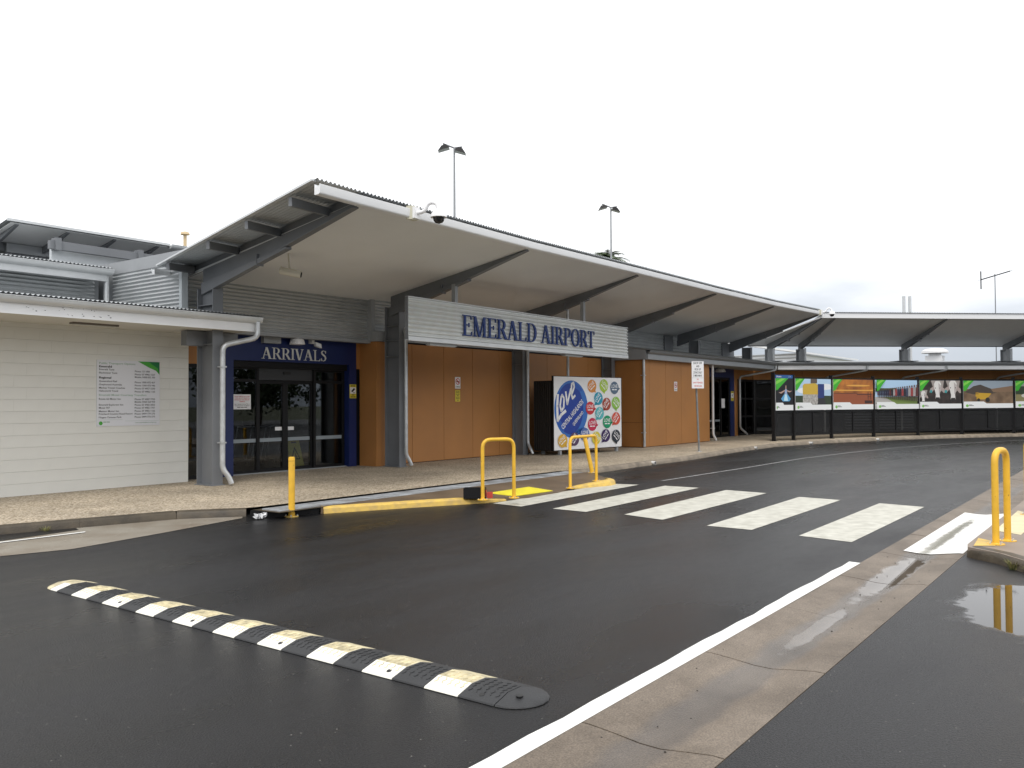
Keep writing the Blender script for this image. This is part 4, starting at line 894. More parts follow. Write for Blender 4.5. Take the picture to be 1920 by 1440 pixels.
        sky_((.30, .34, .30)); P_((.03, .05, .025), rectp(0, .5, 1, .8)); P_((.25, .22, .10), rectp(0, top, 1, .5)); P_((.6, .58, .55), ell(.2, .45, .1, .08), ell(.5, .42, .12, .09), ell(.8, .46, .1, .08))
    P_((.80, .82, .82), [(0, 0), (1, 0), (1, top), (.46, top), (.40, top+.07), (0, top+.07)])
    gw = .30*1.9/Wd if i else .72
    P_((.05, .42, .03), [(0, .62), (.05 if i else .1, .64), (gw*.55, .82), (gw, 1), (0, 1)]); P_((.22, .62, .08), [(0, .80), (gw*.35, .88), (gw*.8, 1), (gw*.45, 1), (0, .90)])
    P_((.20, .50, .10), ell(.07, .09, .028, .05, 12)); P_((.1, .1, .1), rectp(.10, .085, .2, .10), rectp(.10, .115, .17, .13))
# small blue direction header over the first panel
F_, Lp = POST[0]
hd_ = thing('direction_sign', tuple(F_.p(Lp/2, 2.5, .04)), 'small blue check-in direction strip above the dancer panel', 'sign', None)
mb = MB(); F_.slab(mb, .07, Lp-.07, 2.505, 2.63, .032, .05); mb.build('sign_plate', flat('sign_blue', (.02, .10, .30)), hd_)
mb = MB(); F_.text(mb, 'Check-in', .12, 2.54, .06, None, .053); F_.text(mb, 'i  >', Lp-.32, 2.54, .06, None, .053); mb.build('lettering', M_BOARD, hd_)
# ================================================================== LOVE BILLBOARD
bbA, bbB = Vector((20.19, 13.52, 0)), Vector((23.26, 13.06, 0)); BF = Face(bbA, bbB-bbA); BL = (bbB-bbA).length
bb = thing('tourism_billboard', tuple(BF.p(BL/2, K, -.2)), 'white tourism billboard with big blue LOVE speech bubble and many small coloured bubbles', 'billboard')
z0, z1 = .25, 2.36; BH = z1-z0
mb = MB(); BF.slab(mb, 0, BL, z0, z1, -.03, 0); mb.build('board', M_BOARD, bb)
mb = MB(); BF.slab(mb, -.03, 0, z0-.02, z1+.02, -.05, .006); BF.slab(mb, BL, BL+.02, z0-.02, z1+.02, -.05, .004); BF.slab(mb, 0, BL, z1, z1+.015, -.05, .004); mb.build('board_edge', M_BLACK, bb)
mb = MB(); BF.slab(mb, -.02, BL-.1, z0-.02, z1-.12, -.75, -.06); cg = mb.build('cabinet', M_BLACK, bb)
for k in range(9): mb = MB(); BF.slab(mb, -.045, -.022, z0, z1-.14, -.74+k*.075, -.70+k*.075); mb.build('batten', mat('cabinet_batten', (.02, .019, .018), .7), cg)
for a, d in ((.3, -.05), (BL-.2, -.05), (.3, -.7), (BL-.3, -.7)): mb = MB(); BF.slab(mb, a-.04, a+.04, K-.005, z0-.02, d-.04, d+.04); mb.build('foot', M_STEELL, bb)
BP = Print(BF, 0, z0, BL, BH, bb, 0)
def bubble(cu, cv, ru, rv, col, tail, rot=0):
    BP(col, ell(cu, cv, ru, rv, 26), tail)
BP((.035, .16, .52), ell(.245, .555, .238, .395, 40, .0), [(.34, .28), (.44, .30), (.47, .33), (.36, .20), (.28, .22)])
BP((.010, .045, .32), ell(.225, .56, .19, .35, 36))
BP((.02, .10, .45), ell(.08, .36, .03, .12, 12, .5), ell(.33, .86, .09, .03, 12, -.7))
mb = MB(); sk = .0062
def brush(pts, w_):
    for a, b in zip(pts, pts[1:]):
        A, B = Vector(a), Vector(b); d = (B-A).normalized(); nn = Vector((-d.y, d.x))*w_
        A -= d*w_*.5; B += d*w_*.5
        BF.shape(mb, [(q.x, q.y+z0) for q in (A-nn, B-nn, B+nn, A+nn)], sk)
S = lambda u, v: (u*BL, v*BH)
def lv(path, w_=.034): brush([S(*p) for p in path], w_)
lv([(.055, .75), (.045, .60), (.05, .40), (.10, .48), (.16, .53)], .045)
lv([(.10, .72), (.085, .60), (.10, .53), (.135, .58), (.14, .70), (.115, .75), (.10, .72)])
lv([(.165, .79), (.185, .62), (.235, .83)]); lv([(.25, .76), (.285, .86), (.275, .92), (.25, .90), (.24, .78), (.26, .70), (.295, .74)])
mb.build('brush_lettering', M_BOARD, bb)
mb = MB(); rot = R(40.5)
BF.text(mb, 'CENTRAL HIGHLANDS', .125*BL, z0+.275*BH, .14, 1.20, .0066, rot); mb.build('lettering', M_BOARD, bb); mb = MB(); BF.text(mb, 'QUEENSLAND', .275*BL, z0+.32*BH, .095, .58, .0067, rot); mb.build('lettering', M_BOARD, bb)
BUB = [(.545, .875, (.72, .28, .06), 0, '#2'), (.725, .885, (.42, .62, .06), 1, '#2'), (.89, .855, (.10, .16, .24), 2, '#2'), (.64, .70, (.02, .33, .48), 3, '#2'), (.765, .62, (.38, .06, .03), 3, '#2'), (.91, .635, (.28, .55, .08), 1, '#2'),
       (.515, .565, (.60, .03, .04), 2, '#2'), (.655, .49, (.10, .48, .52), 3, '#2'), (.545, .335, (.58, .02, .08), 2, '#2'), (.77, .365, (.0, .30, .13), 2, '#2'), (.91, .41, (.66, .08, .04), 3, '#2'),
       (.115, .125, (.72, .42, .04), 0, '#2'), (.28, .14, (.10, .05, .12), 3, '#2'), (.43, .20, (.08, .15, .42), 2, '#2'), (.60, .14, (.70, .60, .06), 1, '#2'), (.745, .17, (.035, .01, .10), 3, '#2'), (.905, .155, (.012, .022, .035), 1, '#2')]
for u_, v_, c, k, nm in BUB:
    mbt = MB()
    ru, rv = .066, .092; tail = {0: [(u_+.02, v_-.08), (u_+.06, v_-.09), (u_+.05, v_-.04)], 1: [(u_-.03, v_-.08), (u_+.01, v_-.12), (u_+.02, v_-.08)], 2: [(u_+.04, v_-.05), (u_+.09, v_-.01), (u_+.06, v_+.01)], 3: [(u_-.05, v_-.05), (u_-.065, v_-.10), (u_-.01, v_-.085)]}[k]
    bubble(u_, v_, ru, rv, c, tail); rt = {0: .6, 1: -.7, 2: 0, 3: .8}[k]
    dd = BP.d+BP.k*.0012+.0015; cc, ss = math.cos(rt), math.sin(rt); cu_, cv_ = u_*BL, v_*BH+z0
    BF.text(mbt, 'LOVE', cu_-.02*ss, cv_+.0*cc, .105, .30, dd, rt, align='c'); BF.text(mbt, nm, cu_+.075*ss, cv_-.075*cc, .045, .25, dd, rt, align='c')
    mbt.build('bubble_lettering', M_BOARD, bb)
# ================================================================== SIGNS ON THE WALLS
tp = thing('transport_board', (8.38, 14.99, 1.22), 'white public transport options board with phone numbers on the cream block wall', 'sign')
TF = Face((7.78, 14.985, 1.225), (1, 0, 0)); TW, THh = 1.205, 1.19
mb = MB(); TF.slab(mb, 0, TW, 0, THh, -.004, .006); mb.build('sign_plate', mat('board_cool_white', (.70, .71, .75), .35), tp)
mb = MB(); TF.shape(mb, [(.77, THh-.005), (1.2, THh-.005), (1.2, THh-.245), (1.13, THh-.17), (.98, THh-.11), (.86, THh-.05)], .0075); mb.build('corner_green', GREEN, tp)
mb = MB(); TF.shape(mb, [(.98, THh-.005), (1.2, THh-.005), (1.2, THh-.22), (1.16, THh-.12), (1.06, THh-.06)], .0085); mb.build('corner_dark_green', DGREEN, tp)
def wfit(tx, a, b, h, wd, m=M_INK): q = MB(); TF.text(q, tx, a, THh-b, h, wd, .0075); return q.build('text_line', m, tp)
wfit('Public Transport Options', .04, .075, .035, .68, SGREEN); wfit('Emerald Motel Courtesy Transfers', .04, .645, .033, .90, SGREEN)
for tx, y_, wd in (('Emerald', .135, .23), ('Regional', .335, .22)):
    wfit(tx, .04, y_, .036, wd); q = MB(); TF.text(q, tx, .044, THh-y_+.001, .036, wd, .0078); q.build('text_line', M_INK, tp)
for tx, y_, wd in (('Emerald Taxis', .185, .28), ('Blackwater Taxis', .245, .335), ('Queensland Rail', .395, .33), ('Greyhound Australia', .455, .42), ('Mackay Transit Coaches', .515, .48), ('Helloworld Travel', .57, .35), ('Route 66 Motor Inn', .715, .40), ('Emerald Explorers Inn', .82, .45), ('Motel 707', .875, .2), ('Meteor Motor Inn', .935, .37), ('Pritchard Country Road Resort', .985, .63), ('Nogoa Caravan Park', 1.045, .42)):
    wfit(tx, .04, y_, .030, wd)
for tx, y_ in (('Phone: 131 008', .205), ('Phone: 07 4986 1527', .262), ('Mobile: 0438 832 350', .312), ('Phone: 1800 872 467', .408), ('Phone: 1300 473 946', .465), ('Phone: 07 4957 3330', .522), ('Phone: 07 4982 1133', .58), ('Phone: 07 4987 7755', .72), ('Mobile: 0428 364 954', .77), ('Phone: 07 4982 2822', .825), ('Phone: 07 4982 1707', .88), ('Phone: 07 4982 1166', .937), ('Phone: 0499 779 276', .99), ('Phone: 0499 773 370', 1.047)):
    wfit(tx, .71, y_, .030, .40 if len(tx) > 15 else .29)
mb = MB(); TF.shape(mb, ell(.075, .055, .035, .035, 14), .0075); mb.build('emblem', GREEN, tp); mb = MB(); TF.text(mb, 'www.centralhighlands.qld.gov.au', .72, .045, .02, .42, .0075); TF.text(mb, '#2', .115, .065, .02, .13, .0075); TF.slab(mb, .02, .48, .112, .115, .0062, .007); TF.slab(mb, .53, 1.19, .085, .088, .0062, .007); mb.build('footer_lettering', SGREEN, tp)
def plate(name, F_, a, b, W_, H_, label, m=M_BOARD):
    t = thing(name, tuple(F_.p(a+W_/2, b, 0)), label, 'sign'); mb = MB(); F_.slab(mb, a, a+W_, b, b+H_, .001, .006); mb.build('sign_plate', m, t); return t
def nosmoke(F_, a, b, W_, H_, label):
    t = plate('no_smoking_sign', F_, a, b, W_, H_, label); cu, cv, r_ = a+W_/2, b+H_*.62, W_*.40
    mb = MB(); n = 24
    for k in range(n):
        t0, t1 = 2*math.pi*k/n, 2*math.pi*(k+1)/n; F_.shape(mb, [(cu+r_*math.cos(t0), cv+r_*math.sin(t0)), (cu+r_*math.cos(t1), cv+r_*math.sin(t1)), (cu+r_*.78*math.cos(t1), cv+r_*.78*math.sin(t1)), (cu+r_*.78*math.cos(t0), cv+r_*.78*math.sin(t0))], .0075)
    mb.build('red_ring', RED, t); d = r_*.62
    mb = MB(); F_.shape(mb, [(cu-d-.01, cv+d-.01), (cu-d+.01, cv+d+.01), (cu+d+.01, cv-d+.01), (cu+d-.01, cv-d-.01)], .009); mb.build('red_bar', RED, t)
    mb = MB(); F_.shape(mb, rectp(cu-r_*.6, cv-.018, cu+r_*.55, cv+.012), .0082); F_.text(mb, 'NO SMOKING', a+.02, b+.03, H_*.11, W_-.04, .0075); mb.build('pictogram', M_INK, t)
OF = Face((0, 14.848, 0), (1, 0, 0))
nosmoke(OF, 17.43, 2.0, .22, .31, 'white no smoking sign on the orange wall above a yellow notice')
t = plate('yellow_notice', OF, 17.435, 1.65, .20, .31, 'narrow yellow printed notice below the no smoking sign', YELP)
mb = MB()
for k, tx in enumerate(('#2', '#3', '#2', '#1', '#3', '#3', '#1')): OF.text(mb, tx, 17.535, 1.92-k*.04, .02, .09 if tx == '#1' else .15, .0075, align='c')
mb.build('lettering', M_INK, t)
nosmoke(Face((0, 13.398, 0), (1, 0, 0)), 27.66, 2.0, .24, .33, 'white no smoking sign on the projecting orange store')
JF = Face((0, 15.324, 0), (1, 0, 0))
def cctv(F_, a, b, W_, H_, label):
    t = plate('camera_warning_sign', F_, a, b, W_, H_, label, YELP)
    mb = MB(); F_.slab(mb, a+.012, a+W_-.012, b+H_*.33, b+H_*.80, .006, .007); mb.build('white_field', M_BOARD, t)
    mb = MB(); c = (a+W_*.5, b+H_*.6); F_.shape(mb, [(c[0]-.06, c[1]-.03), (c[0]+.03, c[1]+.05), (c[0]+.07, c[1]+.02), (c[0]-.02, c[1]-.055)], .0085); F_.shape(mb, rectp(c[0]+.0, c[1]-.075, c[0]+.06, c[1]-.06), .0085)
    F_.text(mb, '#2', a+W_/2, b+H_*.85, H_*.09, W_*.7, .0085, align='c'); F_.text(mb, '#1', a+W_/2, b+H_*.2, H_*.08, W_*.5, .0085, align='c'); F_.text(mb, '#2', a+W_/2, b+H_*.06, H_*.08, W_*.8, .0085, align='c'); mb.build('lettering', M_INK, t)
cctv(JF, 14.10, 1.74, .21, .33, 'yellow and white camera warning sign on the navy arrivals jamb')
cctv(Face((0, 14.548, 0), (1, 0, 0)), 35.62, 1.65, .3, .42, 'yellow and white camera warning sign beside the far navy doorway')
DF = Face((0, 15.522, 0), (1, 0, 0)); t = plate('door_notice', DF, 10.99, 1.50, .44, .32, 'white notice with red and black text on the arrivals side glass')
mb = MB()
for k, tx in enumerate(('PLEASE REMOVE OR CLEAN', 'YOUR BOOTS PRIOR TO', 'ENTERING THE AIRPORT', 'TERMINAL')): DF.text(mb, tx, 11.21, 1.765-k*.037, .022, .38 if k < 3 else .15, .0075, align='c')
mb.build('red_lettering', RED, t); mb = MB()
for k, tx in enumerate(('BOOT CLEANERS ARE LOCATED AT', 'THE ENTRANCE OF THE AIRPORT', '#3')): DF.text(mb, tx, 11.21, 1.60-k*.033, .018, .38 if k < 2 else .26, .0075, align='c')
mb.build('black_lettering', M_INK, t)
# entrance lights over the navy header
dl = thing('wall_lamp', (12.3, 15.2, 2.98), 'white dome lamp on an arm above the ARRIVALS letters', 'lamp')
mb = MB(); mb.lathe((12.36, 15.12, 2.93), [(.17, 0), (.172, .02), (.15, .10), (.10, .16), (.03, .19)], 20); mb.build('shade', M_BOARD, dl); mb = MB(); mb.tube([(12.36, 15.12, 3.1), (11.95, 15.25, 3.08), (11.9, 15.33, 3.05)], .018, 8); mb.build('arm', M_STEELL, dl)
mb = MB(); mb.box(11.55, 12.0, 15.22, 15.33, 2.93, 3.08); mb.build('back_box', M_STEELL, dl)
fl = thing('wall_floodlight', (12.95, 15.25, 2.95), 'small twin-head floodlight on the navy header beside the dome lamp', 'lamp')
mb = MB(); mb.box(12.86, 12.94, 15.22, 15.33, 2.98, 3.1); mb.build('mount', M_BOARD, fl); mb = MB(); mb.obox((13.0, 15.18, 2.95), (1, -.5, -.4), (.3, 1, 0), (0, .2, 1), .07, .05, .05); mb.build('head', M_FASC, fl)
# second doorway lamp
d2 = thing('wall_lamp', (33.6, 14.3, 2.9), 'white dome lamp over the far navy doorway', 'lamp')
mb = MB(); mb.lathe((33.9, 14.3, 2.86), [(.22, 0), (.22, .02), (.18, .12), (.04, .18)], 16); mb.build('shade', M_BOARD, d2); mb = MB(); mb.tube([(33.9, 14.3, 3.03), (33.9, 14.55, 3.05)], .02, 8); mb.build('arm', M_STEELL, d2)
# ================================================================== CAMERAS ON THE CANOPY
def dome(c, out, side, label):
    out = Vector(out).normalized(); side = Vector(side).normalized(); c = Vector(c)
    t = thing('dome_camera', tuple(c), label, 'security camera', 'dome cameras on the canopy gutter')
    mb = MB(); mb.obox(c, side, out, (0, 0, 1), .09, .05, .11); bx = mb.build('junction_box', mat('beige_box', (.62, .60, .48), .5), t)
    mb = MB(); mb.obox(c+out*.07, side, out, (0, 0, 1), .075, .02, .09); mb.build('box_lid', M_BOARD, bx)
    p = c+out*.08; mb = MB(); mb.tube(rnd([p, p+out*.13+Vector((0, 0, .02)), p+out*.2+Vector((0, 0, .16)), p+out*.33+Vector((0, 0, .15)), p+out*.37+Vector((0, 0, .02))], .08), .032, 10); mb.build('gooseneck', M_BOARD, t)
    q = p+out*.37; mb = MB(); mb.lathe((q.x, q.y, q.z-.09), [(.02, .13), (.09, .11), (.125, .05), (.13, .02), (.135, 0)][::-1], 20); mb.build('housing', M_BOARD, t)
    mb = MB(); mb.lathe((q.x, q.y, q.z-.095), [(.02, -.095), (.06, -.08), (.085, -.05), (.095, 0)], 18); mb.build('dome', mat('smoked_dome', (.02, .02, .022), .08), t)
p = fr_(.24); dome(p+Vector((0, -.10, .07)), (.45, -1, 0), (1, .1, 0), 'white gooseneck dome camera on the upper corner of the entrance canopy gutter')
p = fr_(4.97); dome(p+Vector((0, -.12, .07)), (.2, -1, 0), (1, 0, 0), 'white dome camera where the entrance canopy meets the wing canopy')
bc = thing('bullet_camera', (10.0, 12.4, 4.1), 'cream bullet camera hanging from the canopy soffit', 'security camera')
C0 = Vector((9.98, 12.42, 4.0)); mb = MB(); mb.tube([C0+Vector((-.12, .12, .03)), C0+Vector((.14, -.14, -.05))], .068, 14); mb.build('body', mat('camera_cream', (.6, .57, .48), .45), bc)
mb = MB(); mb.tube([C0+Vector((.14, -.14, -.05)), C0+Vector((.15, -.15, -.053))], .048, 12); mb.build('lens', M_INK, bc)
mb = MB(); mb.tube([C0+Vector((0, 0, .05)), C0+Vector((-.02, .02, .36))], .014, 8); mb.lathe((C0.x-.02, C0.y+.02, C0.z+.33), [(.05, 0), (.05, .03)], 10); mb.build('bracket', mat('camera_cream', (.6, .57, .48)), bc)
# ================================================================== STREET FURNITURE
def bollard(x_, y_, z_, h, lean, label, w_=.046):
    t = thing('bollard', (x_, y_, z_), label, 'bollard'); ln = Vector(lean)
    tp_ = Vector((x_, y_, z_+h))+ln; mb = MB(); mb.tube([(x_, y_, z_), Vector((x_, y_, z_)).lerp(tp_, .97), tp_-Vector((0, 0, .004)), tp_], [w_, w_, w_*.9, w_*.6], 16); mb.build('post', M_YEL, t)
    mb = MB(); mb.tube([Vector((x_, y_, z_)).lerp(tp_, .93), Vector((x_, y_, z_)).lerp(tp_, .937)], w_+.002, 16); mb.build('cap_seam', mat('seam_brown', (.35, .2, .03), .6), t)
    mb = MB(); mb.lathe((x_, y_, z_), [(.10, 0), (.10, .008), (.06, .012)], 14); bp_ = mb.build('base_plate', M_KYEL, t)
    for k in range(4): a = math.pi/4+k*math.pi/2; mb = MB(); mb.lathe((x_+.08*math.cos(a), y_+.08*math.sin(a), z_+.008), [(.011, 0), (.011, .018), (.004, .022)], 6); mb.build('bolt', M_PIPE, bp_)
    return t
bollard(7.93, 9.82, .0, .85, (0, 0, 0), 'straight yellow bollard standing on the asphalt by the black gutter mouth')
bollard(15.68, 9.52, K, .80, (-.12, .12, 0), 'leaning yellow bollard at the end of the drain grate')
def hoop(a, b, z_, h, label, r_=.029, za=0):
    A, B = Vector((*a, z_)), Vector((*b, z_+za)); t = thing('hoop_rail', tuple((A+B)/2), label, 'barrier', None); tz = z_+h
    mb = MB(); mb.tube(rnd([A, Vector((A.x, A.y, tz)), Vector((B.x, B.y, tz)), B], .14, 7), r_, 14); mb.build('rail', M_YEL, t)
    for p in (A, B):
        mb = MB(); mb.lathe(p, [(.085, 0), (.085, .008), (.045, .010), (.040, .02)], 16); f_ = mb.build('flange', M_YEL, t)
        for k in range(4): an_ = math.pi/4+k*math.pi/2; mb = MB(); mb.lathe((p.x+.066*math.cos(an_), p.y+.066*math.sin(an_), p.z+.008), [(.009, 0), (.009, .014), (.003, .018)], 6); mb.build('bolt', M_PIPE, f_)
    return t
hoop((10.36, 8.27), (10.85, 8.03), K, .93, 'yellow hoop rail beside the black and red box')
hoop((13.22, 8.50), (14.28, 8.58), .035, .93, 'yellow hoop rail at the far side of the ramp in front of the billboard', za=.05)
hoop((10.16, 1.28), (10.48, 1.21), K, .97, 'tall yellow hoop rail on the traffic island nose', .034)
hoop((13.0, 1.27), (13.35, 1.2), K, .97, 'yellow hoop rail further along the traffic island', .034)
# tactile pavers
def rampz(x_, y_):
    for (a, b), za, zb in zip(zip(RP, RP[1:]), zr, zr[1:]):
        if a[0] <= x_ <= b[0]:
            t_ = (x_-a[0])/(b[0]-a[0]); ye = a[1]+(b[1]-a[1])*t_; ze = za+(zb-za)*t_; return ze+(K-ze)*min(1, max(0, (y_-ye)/(9.72-ye)))
    return K
def tactile(q, z_, label, nx=16, ny=8):
    zf = (lambda a, b: rampz(a, b)+.002) if z_ is None else (lambda a, b: z_); z_ = zf(*q[0])
    t = thing('tactile_pad', (q[0][0], q[0][1], z_), label, 'tactile paving'); A, B, Cc, D = [Vector((*p, zf(*p))) for p in q]
    mb = MB(); mb.prism([A, B, Cc, D], (0, 0, .008)); mb.build('pad', M_TACT, t); mb = MB()
    for i in range(nx):
        for j in range(ny):
            p = A.lerp(B, (i+.5)/nx).lerp(D.lerp(Cc, (i+.5)/nx), (j+.5)/ny); mb.lathe((p.x, p.y, p.z+.008), [(.019, 0), (.013, .006)], 8)
    mb.build('studs', M_TACT, t, kind='stuff')
zt = K*.72
tactile([(11.45, 8.47), (12.68, 8.52), (12.72, 9.08), (11.40, 8.98)], None, 'bright yellow tactile pad on the brown crossing ramp', 20, 10)
tactile([(12.0, 1.0), (13.2, 1.0), (13.2, .4), (12.0, .4)], K+.004, 'yellow tactile pad on the traffic island', 18, 9)
# black and red box on the ramp
bx = thing('plastic_crate', (10.55, 8.5, K), 'small black box with red cloth inside beside the yellow hoop rail', 'box')
uu = Vector((.55, -.83, 0)); vv = Vector((.83, .55, 0)); c = Vector((10.60, 8.62, .088))
mb = MB()
for s in (-1, 1): mb.obox(c+uu*.0+vv*.10*s+Vector((0, 0, .085)), uu, vv, (0, 0, 1), .17, .006, .08)
for s in (-1, 1): mb.obox(c+uu*.17*s+Vector((0, 0, .085)), uu, vv, (0, 0, 1), .006, .10, .08)
mb.obox(c+Vector((0, 0, .008)), uu, vv, (0, 0, 1), .17, .10, .006); mb.build('shell', M_BLACK, bx)
mb = MB(); mb.obox(c+uu*.182-vv*.02+Vector((0, 0, .08)), uu, vv, (0, 0, 1), .004, .06, .05); mb.build('red_side', flat('crate_red', (.55, .06, .04)), bx)
mb = MB(); mb.obox(c+uu*.24+vv*.02+Vector((0, 0, .05)), uu+vv*.4, vv, (0, 0, 1), .045, .05, .045); mb.build('red_cloth', flat('crate_red', (.55, .06, .04)), bx)
# crumpled paper by the kerb
mb = MB(); cp = (7.50, 9.92, .012); random.seed(11)
for k in range(9):
    a = random.uniform(0, 6.28); p = Vector((cp[0]+random.uniform(-.10, .10), cp[1]+random.uniform(-.06, .06), cp[2])); s = .05
    mb.add([p, p+Vector((s*math.cos(a), s*math.sin(a), random.uniform(0, .05))), p+Vector((-s*math.sin(a), s*math.cos(a), random.uniform(.02, .10))), p+Vector((s*.3, -s*.2, .07))], [(0, 1, 2), (0, 2, 3), (1, 2, 3)])
props(mb.build('crumpled_paper', M_BOARD), 'crumpled white paper litter against the kerb by the bollard', 'litter')
# drop-off zone sign on a pole
dp = thing('drop_off_sign', (24.22, 10.95, K), 'white drop off and pick up zone sign on a slim galvanised pole', 'sign')
mb = MB(); mb.tube([(24.24, 10.93, K), (24.17, 11.0, 2.86)], .03, 10); mb.build('pole', mat('pole_galv', (.30, .31, .31), .5, metal=.4, var=.3, vscale=6), dp); mb = MB(); mb.lathe((24.24, 10.93, K), [(.09, 0), (.09, .012)], 12); mb.build('base_plate', M_PIPE, dp)
DFc = Face((23.97, 11.05, 2.02), (.78, -.62, 0)); W_ = .40
mb = MB(); DFc.slab(mb, 0, W_, 0, .82, .05, .055); mb.build('sign_plate', M_BOARD, dp); mb = MB()
for k, tx in enumerate(('DROP OFF', 'AND', 'PICK UP', 'ZONE ONLY', '5 MIN MAX')): DFc.text(mb, tx, W_/2, .735-k*.095, .062, {'AND': .1, 'PICK UP': .2}.get(tx, .29), .0565, align='c')
DFc.slab(mb, .01, W_-.01, .315, .319, .055, .0558); mb.build('black_lettering', M_INK, dp); mb = MB()
for k, tx in enumerate(('NO', 'UNATTENDED', 'VEHICLES')): DFc.text(mb, tx, W_/2, .25-k*.1, .045, {'NO': .07}.get(tx, .33 if k == 1 else .26), .0565, align='c')
mb.build('red_lettering', RED, dp)
# wet floor sign inside the doors
wf = thing('wet_floor_sign', (12.76, 15.85, K), 'yellow wet floor warning board standing inside the arrivals doors', 'sign')
for s, nm in ((1, 'front_board'), (-1, 'rear_board')):
    v_ = Vector((0, .22*s, 1)); f_ = Face((12.58, 15.66 if s > 0 else 16.0, K+.012), (1, -.05, 0), v_); mb = MB(); f_.n = f_.u.cross(f_.v).normalized()
    mb.add([f_.p(a, b, d) for d in (0, .012) for a, b in ((0, 0), (.42, 0), (.36, .72), (.06, .72))], [(3, 2, 1, 0), (4, 5, 6, 7), (0, 1, 5, 4), (1, 2, 6, 5), (2, 3, 7, 6), (3, 0, 4, 7)]); bo_ = mb.build(nm, flat('wet_sign_yellow', (.80, .74, .10)), wf)
    if s > 0:
        mb = MB(); q = [(.21, .52), (.08, .22), (.34, .22)]; qi = [(.21, .46), (.12, .245), (.30, .245)]
        for k in range(3): a, b = k, (k+1) % 3; f_.shape(mb, [q[a], q[b], qi[b], qi[a]], .014)
        f_.shape(mb, rectp(.14, .60, .28, .64), .014); f_.shape(mb, [(.17, .27), (.26, .27), (.21, .38)], .014); mb.build('warning_triangle', M_INK, bo_)
# luggage trolleys inside
for k in range(3):
    x_ = 12.9+k*.42; t = thing('luggage_trolley', (x_, 17.9, K), 'chrome luggage trolley parked inside the arrivals hall', 'trolley', 'trolleys inside the hall')
    mb = MB(); mb.tube([(x_, 18.3, K+.1), (x_+.15, 17.7, K+.12), (x_+.25, 17.6, K+.95), (x_-.2, 17.75, K+.95), (x_-.3, 17.85, K+.12)], .016, 8); mb.build('frame', M_PIPE, t)
    for s in (0, .3): mb = MB(); mb.lathe((x_-s+.1, 17.8+s*.3, K+.0), [(.04, 0), (.04, .07)], 10); mb.build('wheel', M_INK, t)
# ================================================================== SPEED HUMP
sh = thing('speed_hump', (3.76, 5.3, 0), 'black and cream striped rubber speed hump across the wet road', 'speed hump')
HX0, HX1, HZ = 3.575, 3.945, .046; PR = [(HX0, .004), (HX0+.005, .012), (HX0+.125, HZ), (HX1-.125, HZ), (HX1-.005, .012), (HX1, .004)]
Y0, Y1, NS = 2.785, 7.535, 19; seg = (Y1-Y0)/NS
def humppiece(ya, yb, m, m2, nm):
    mb = MB(); n = len(PR)
    for yy in (ya+.002, yb-.002): mb.v += [(x_, yy, z_) for x_, z_ in PR]
    for k in range(n): mb.f.append((k, (k+1) % n, n+(k+1) % n, n+k))
    mb.f += [tuple(range(n)), tuple(range(n, 2*n))[::-1]]; o = mb.build(nm, m, sh)
    if m2: 
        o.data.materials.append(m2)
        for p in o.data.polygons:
            if p.normal.z > .99 and abs(p.center.z-HZ) < .002 or p.normal.x > .2 and p.normal.z > .2: p.material_index = 1  # cream on top and far bevel; near bevel keeps the painted-in light
    return o
for k in range(NS):
    ya = Y0+k*seg; blk = k % 2 == 0
    o = humppiece(ya, ya+seg, M_RUB if blk else M_HLIT, None if blk else M_HCRM, 'rubber_segment' if blk else 'painted_segment')
    mb = MB()
    for i in range(6):
        for j in range(5):
            xx = HX0+.135+i*(HX1-HX0-.27)/5; yy = ya+.03+j*(seg-.06)/4; s = 1 if (i+j) % 2 else -1
            mb.obox((xx, yy, HZ+.0015), (1, s, 0), (-s, 1, 0), (0, 0, 1), .013, .0035, .002)
    for i in range(3):
        for j in range(5):
            t_ = .55+.16*i; xx = HX0+.005+.12*t_; zz = .012+(HZ-.012)*t_; yy = ya+.03+j*(seg-.06)/4; mb.obox((xx, yy, zz+.001), (.12, .09*((i+j) % 2*2-1), .04), (0, 1, 0), (-.04, 0, .12), .010, .0035, .002)
    mb.build('tread_bars', M_RUB if blk else M_HCRM, o, kind='stuff')
    if k % 4 in (0, 3):
        mb = MB(); t_ = .42; p = Vector((HX0+.005+.12*t_, ya+seg*(.5 if k % 4 == 0 else .3), .012+(HZ-.012)*t_+.0015)); nn = Vector((-.04, 0, .12)).normalized(); mb.tube([p-nn*.003, p+nn*.0006], .016, 14); mb.build('bolt_hole', M_INK, o)
def nose(ysign, yb, m, ln=.32):
    mb = MB(); n = 14; rings = []
    for i in range(6):
        t_ = i/5; yy = yb+ysign*ln*math.sin(t_*math.pi/2); sc = max(.02, math.cos(t_*math.pi/2)); zc = max(.006, HZ*(1-t_**1.6)); xm = (HX0+HX1)/2
        rings.append([(xm+(x_-xm)*sc, yy, .004+(z_-.004)*zc/HZ) for x_, z_ in PR])
    k_ = len(PR)
    for q in rings: mb.v += q
    for i in range(5):
        for k in range(k_-1): mb.f.append((i*k_+k, i*k_+k+1, (i+1)*k_+k+1, (i+1)*k_+k))
    return mb.build('end_cap', m, sh, smooth=True)
o = nose(-1, Y0-.004, M_RUB, .19); mb = MB(); mb.tube([(HX0+.12, Y0-.08, .040), (HX0+.12, Y0-.08, .045)], .02, 14); mb.build('bolt_hole', M_INK, o)
humppiece(Y1, Y1+.12, M_HLIT, M_HCRM, 'painted_segment'); nose(1, Y1+.124, M_HCRM, .20)
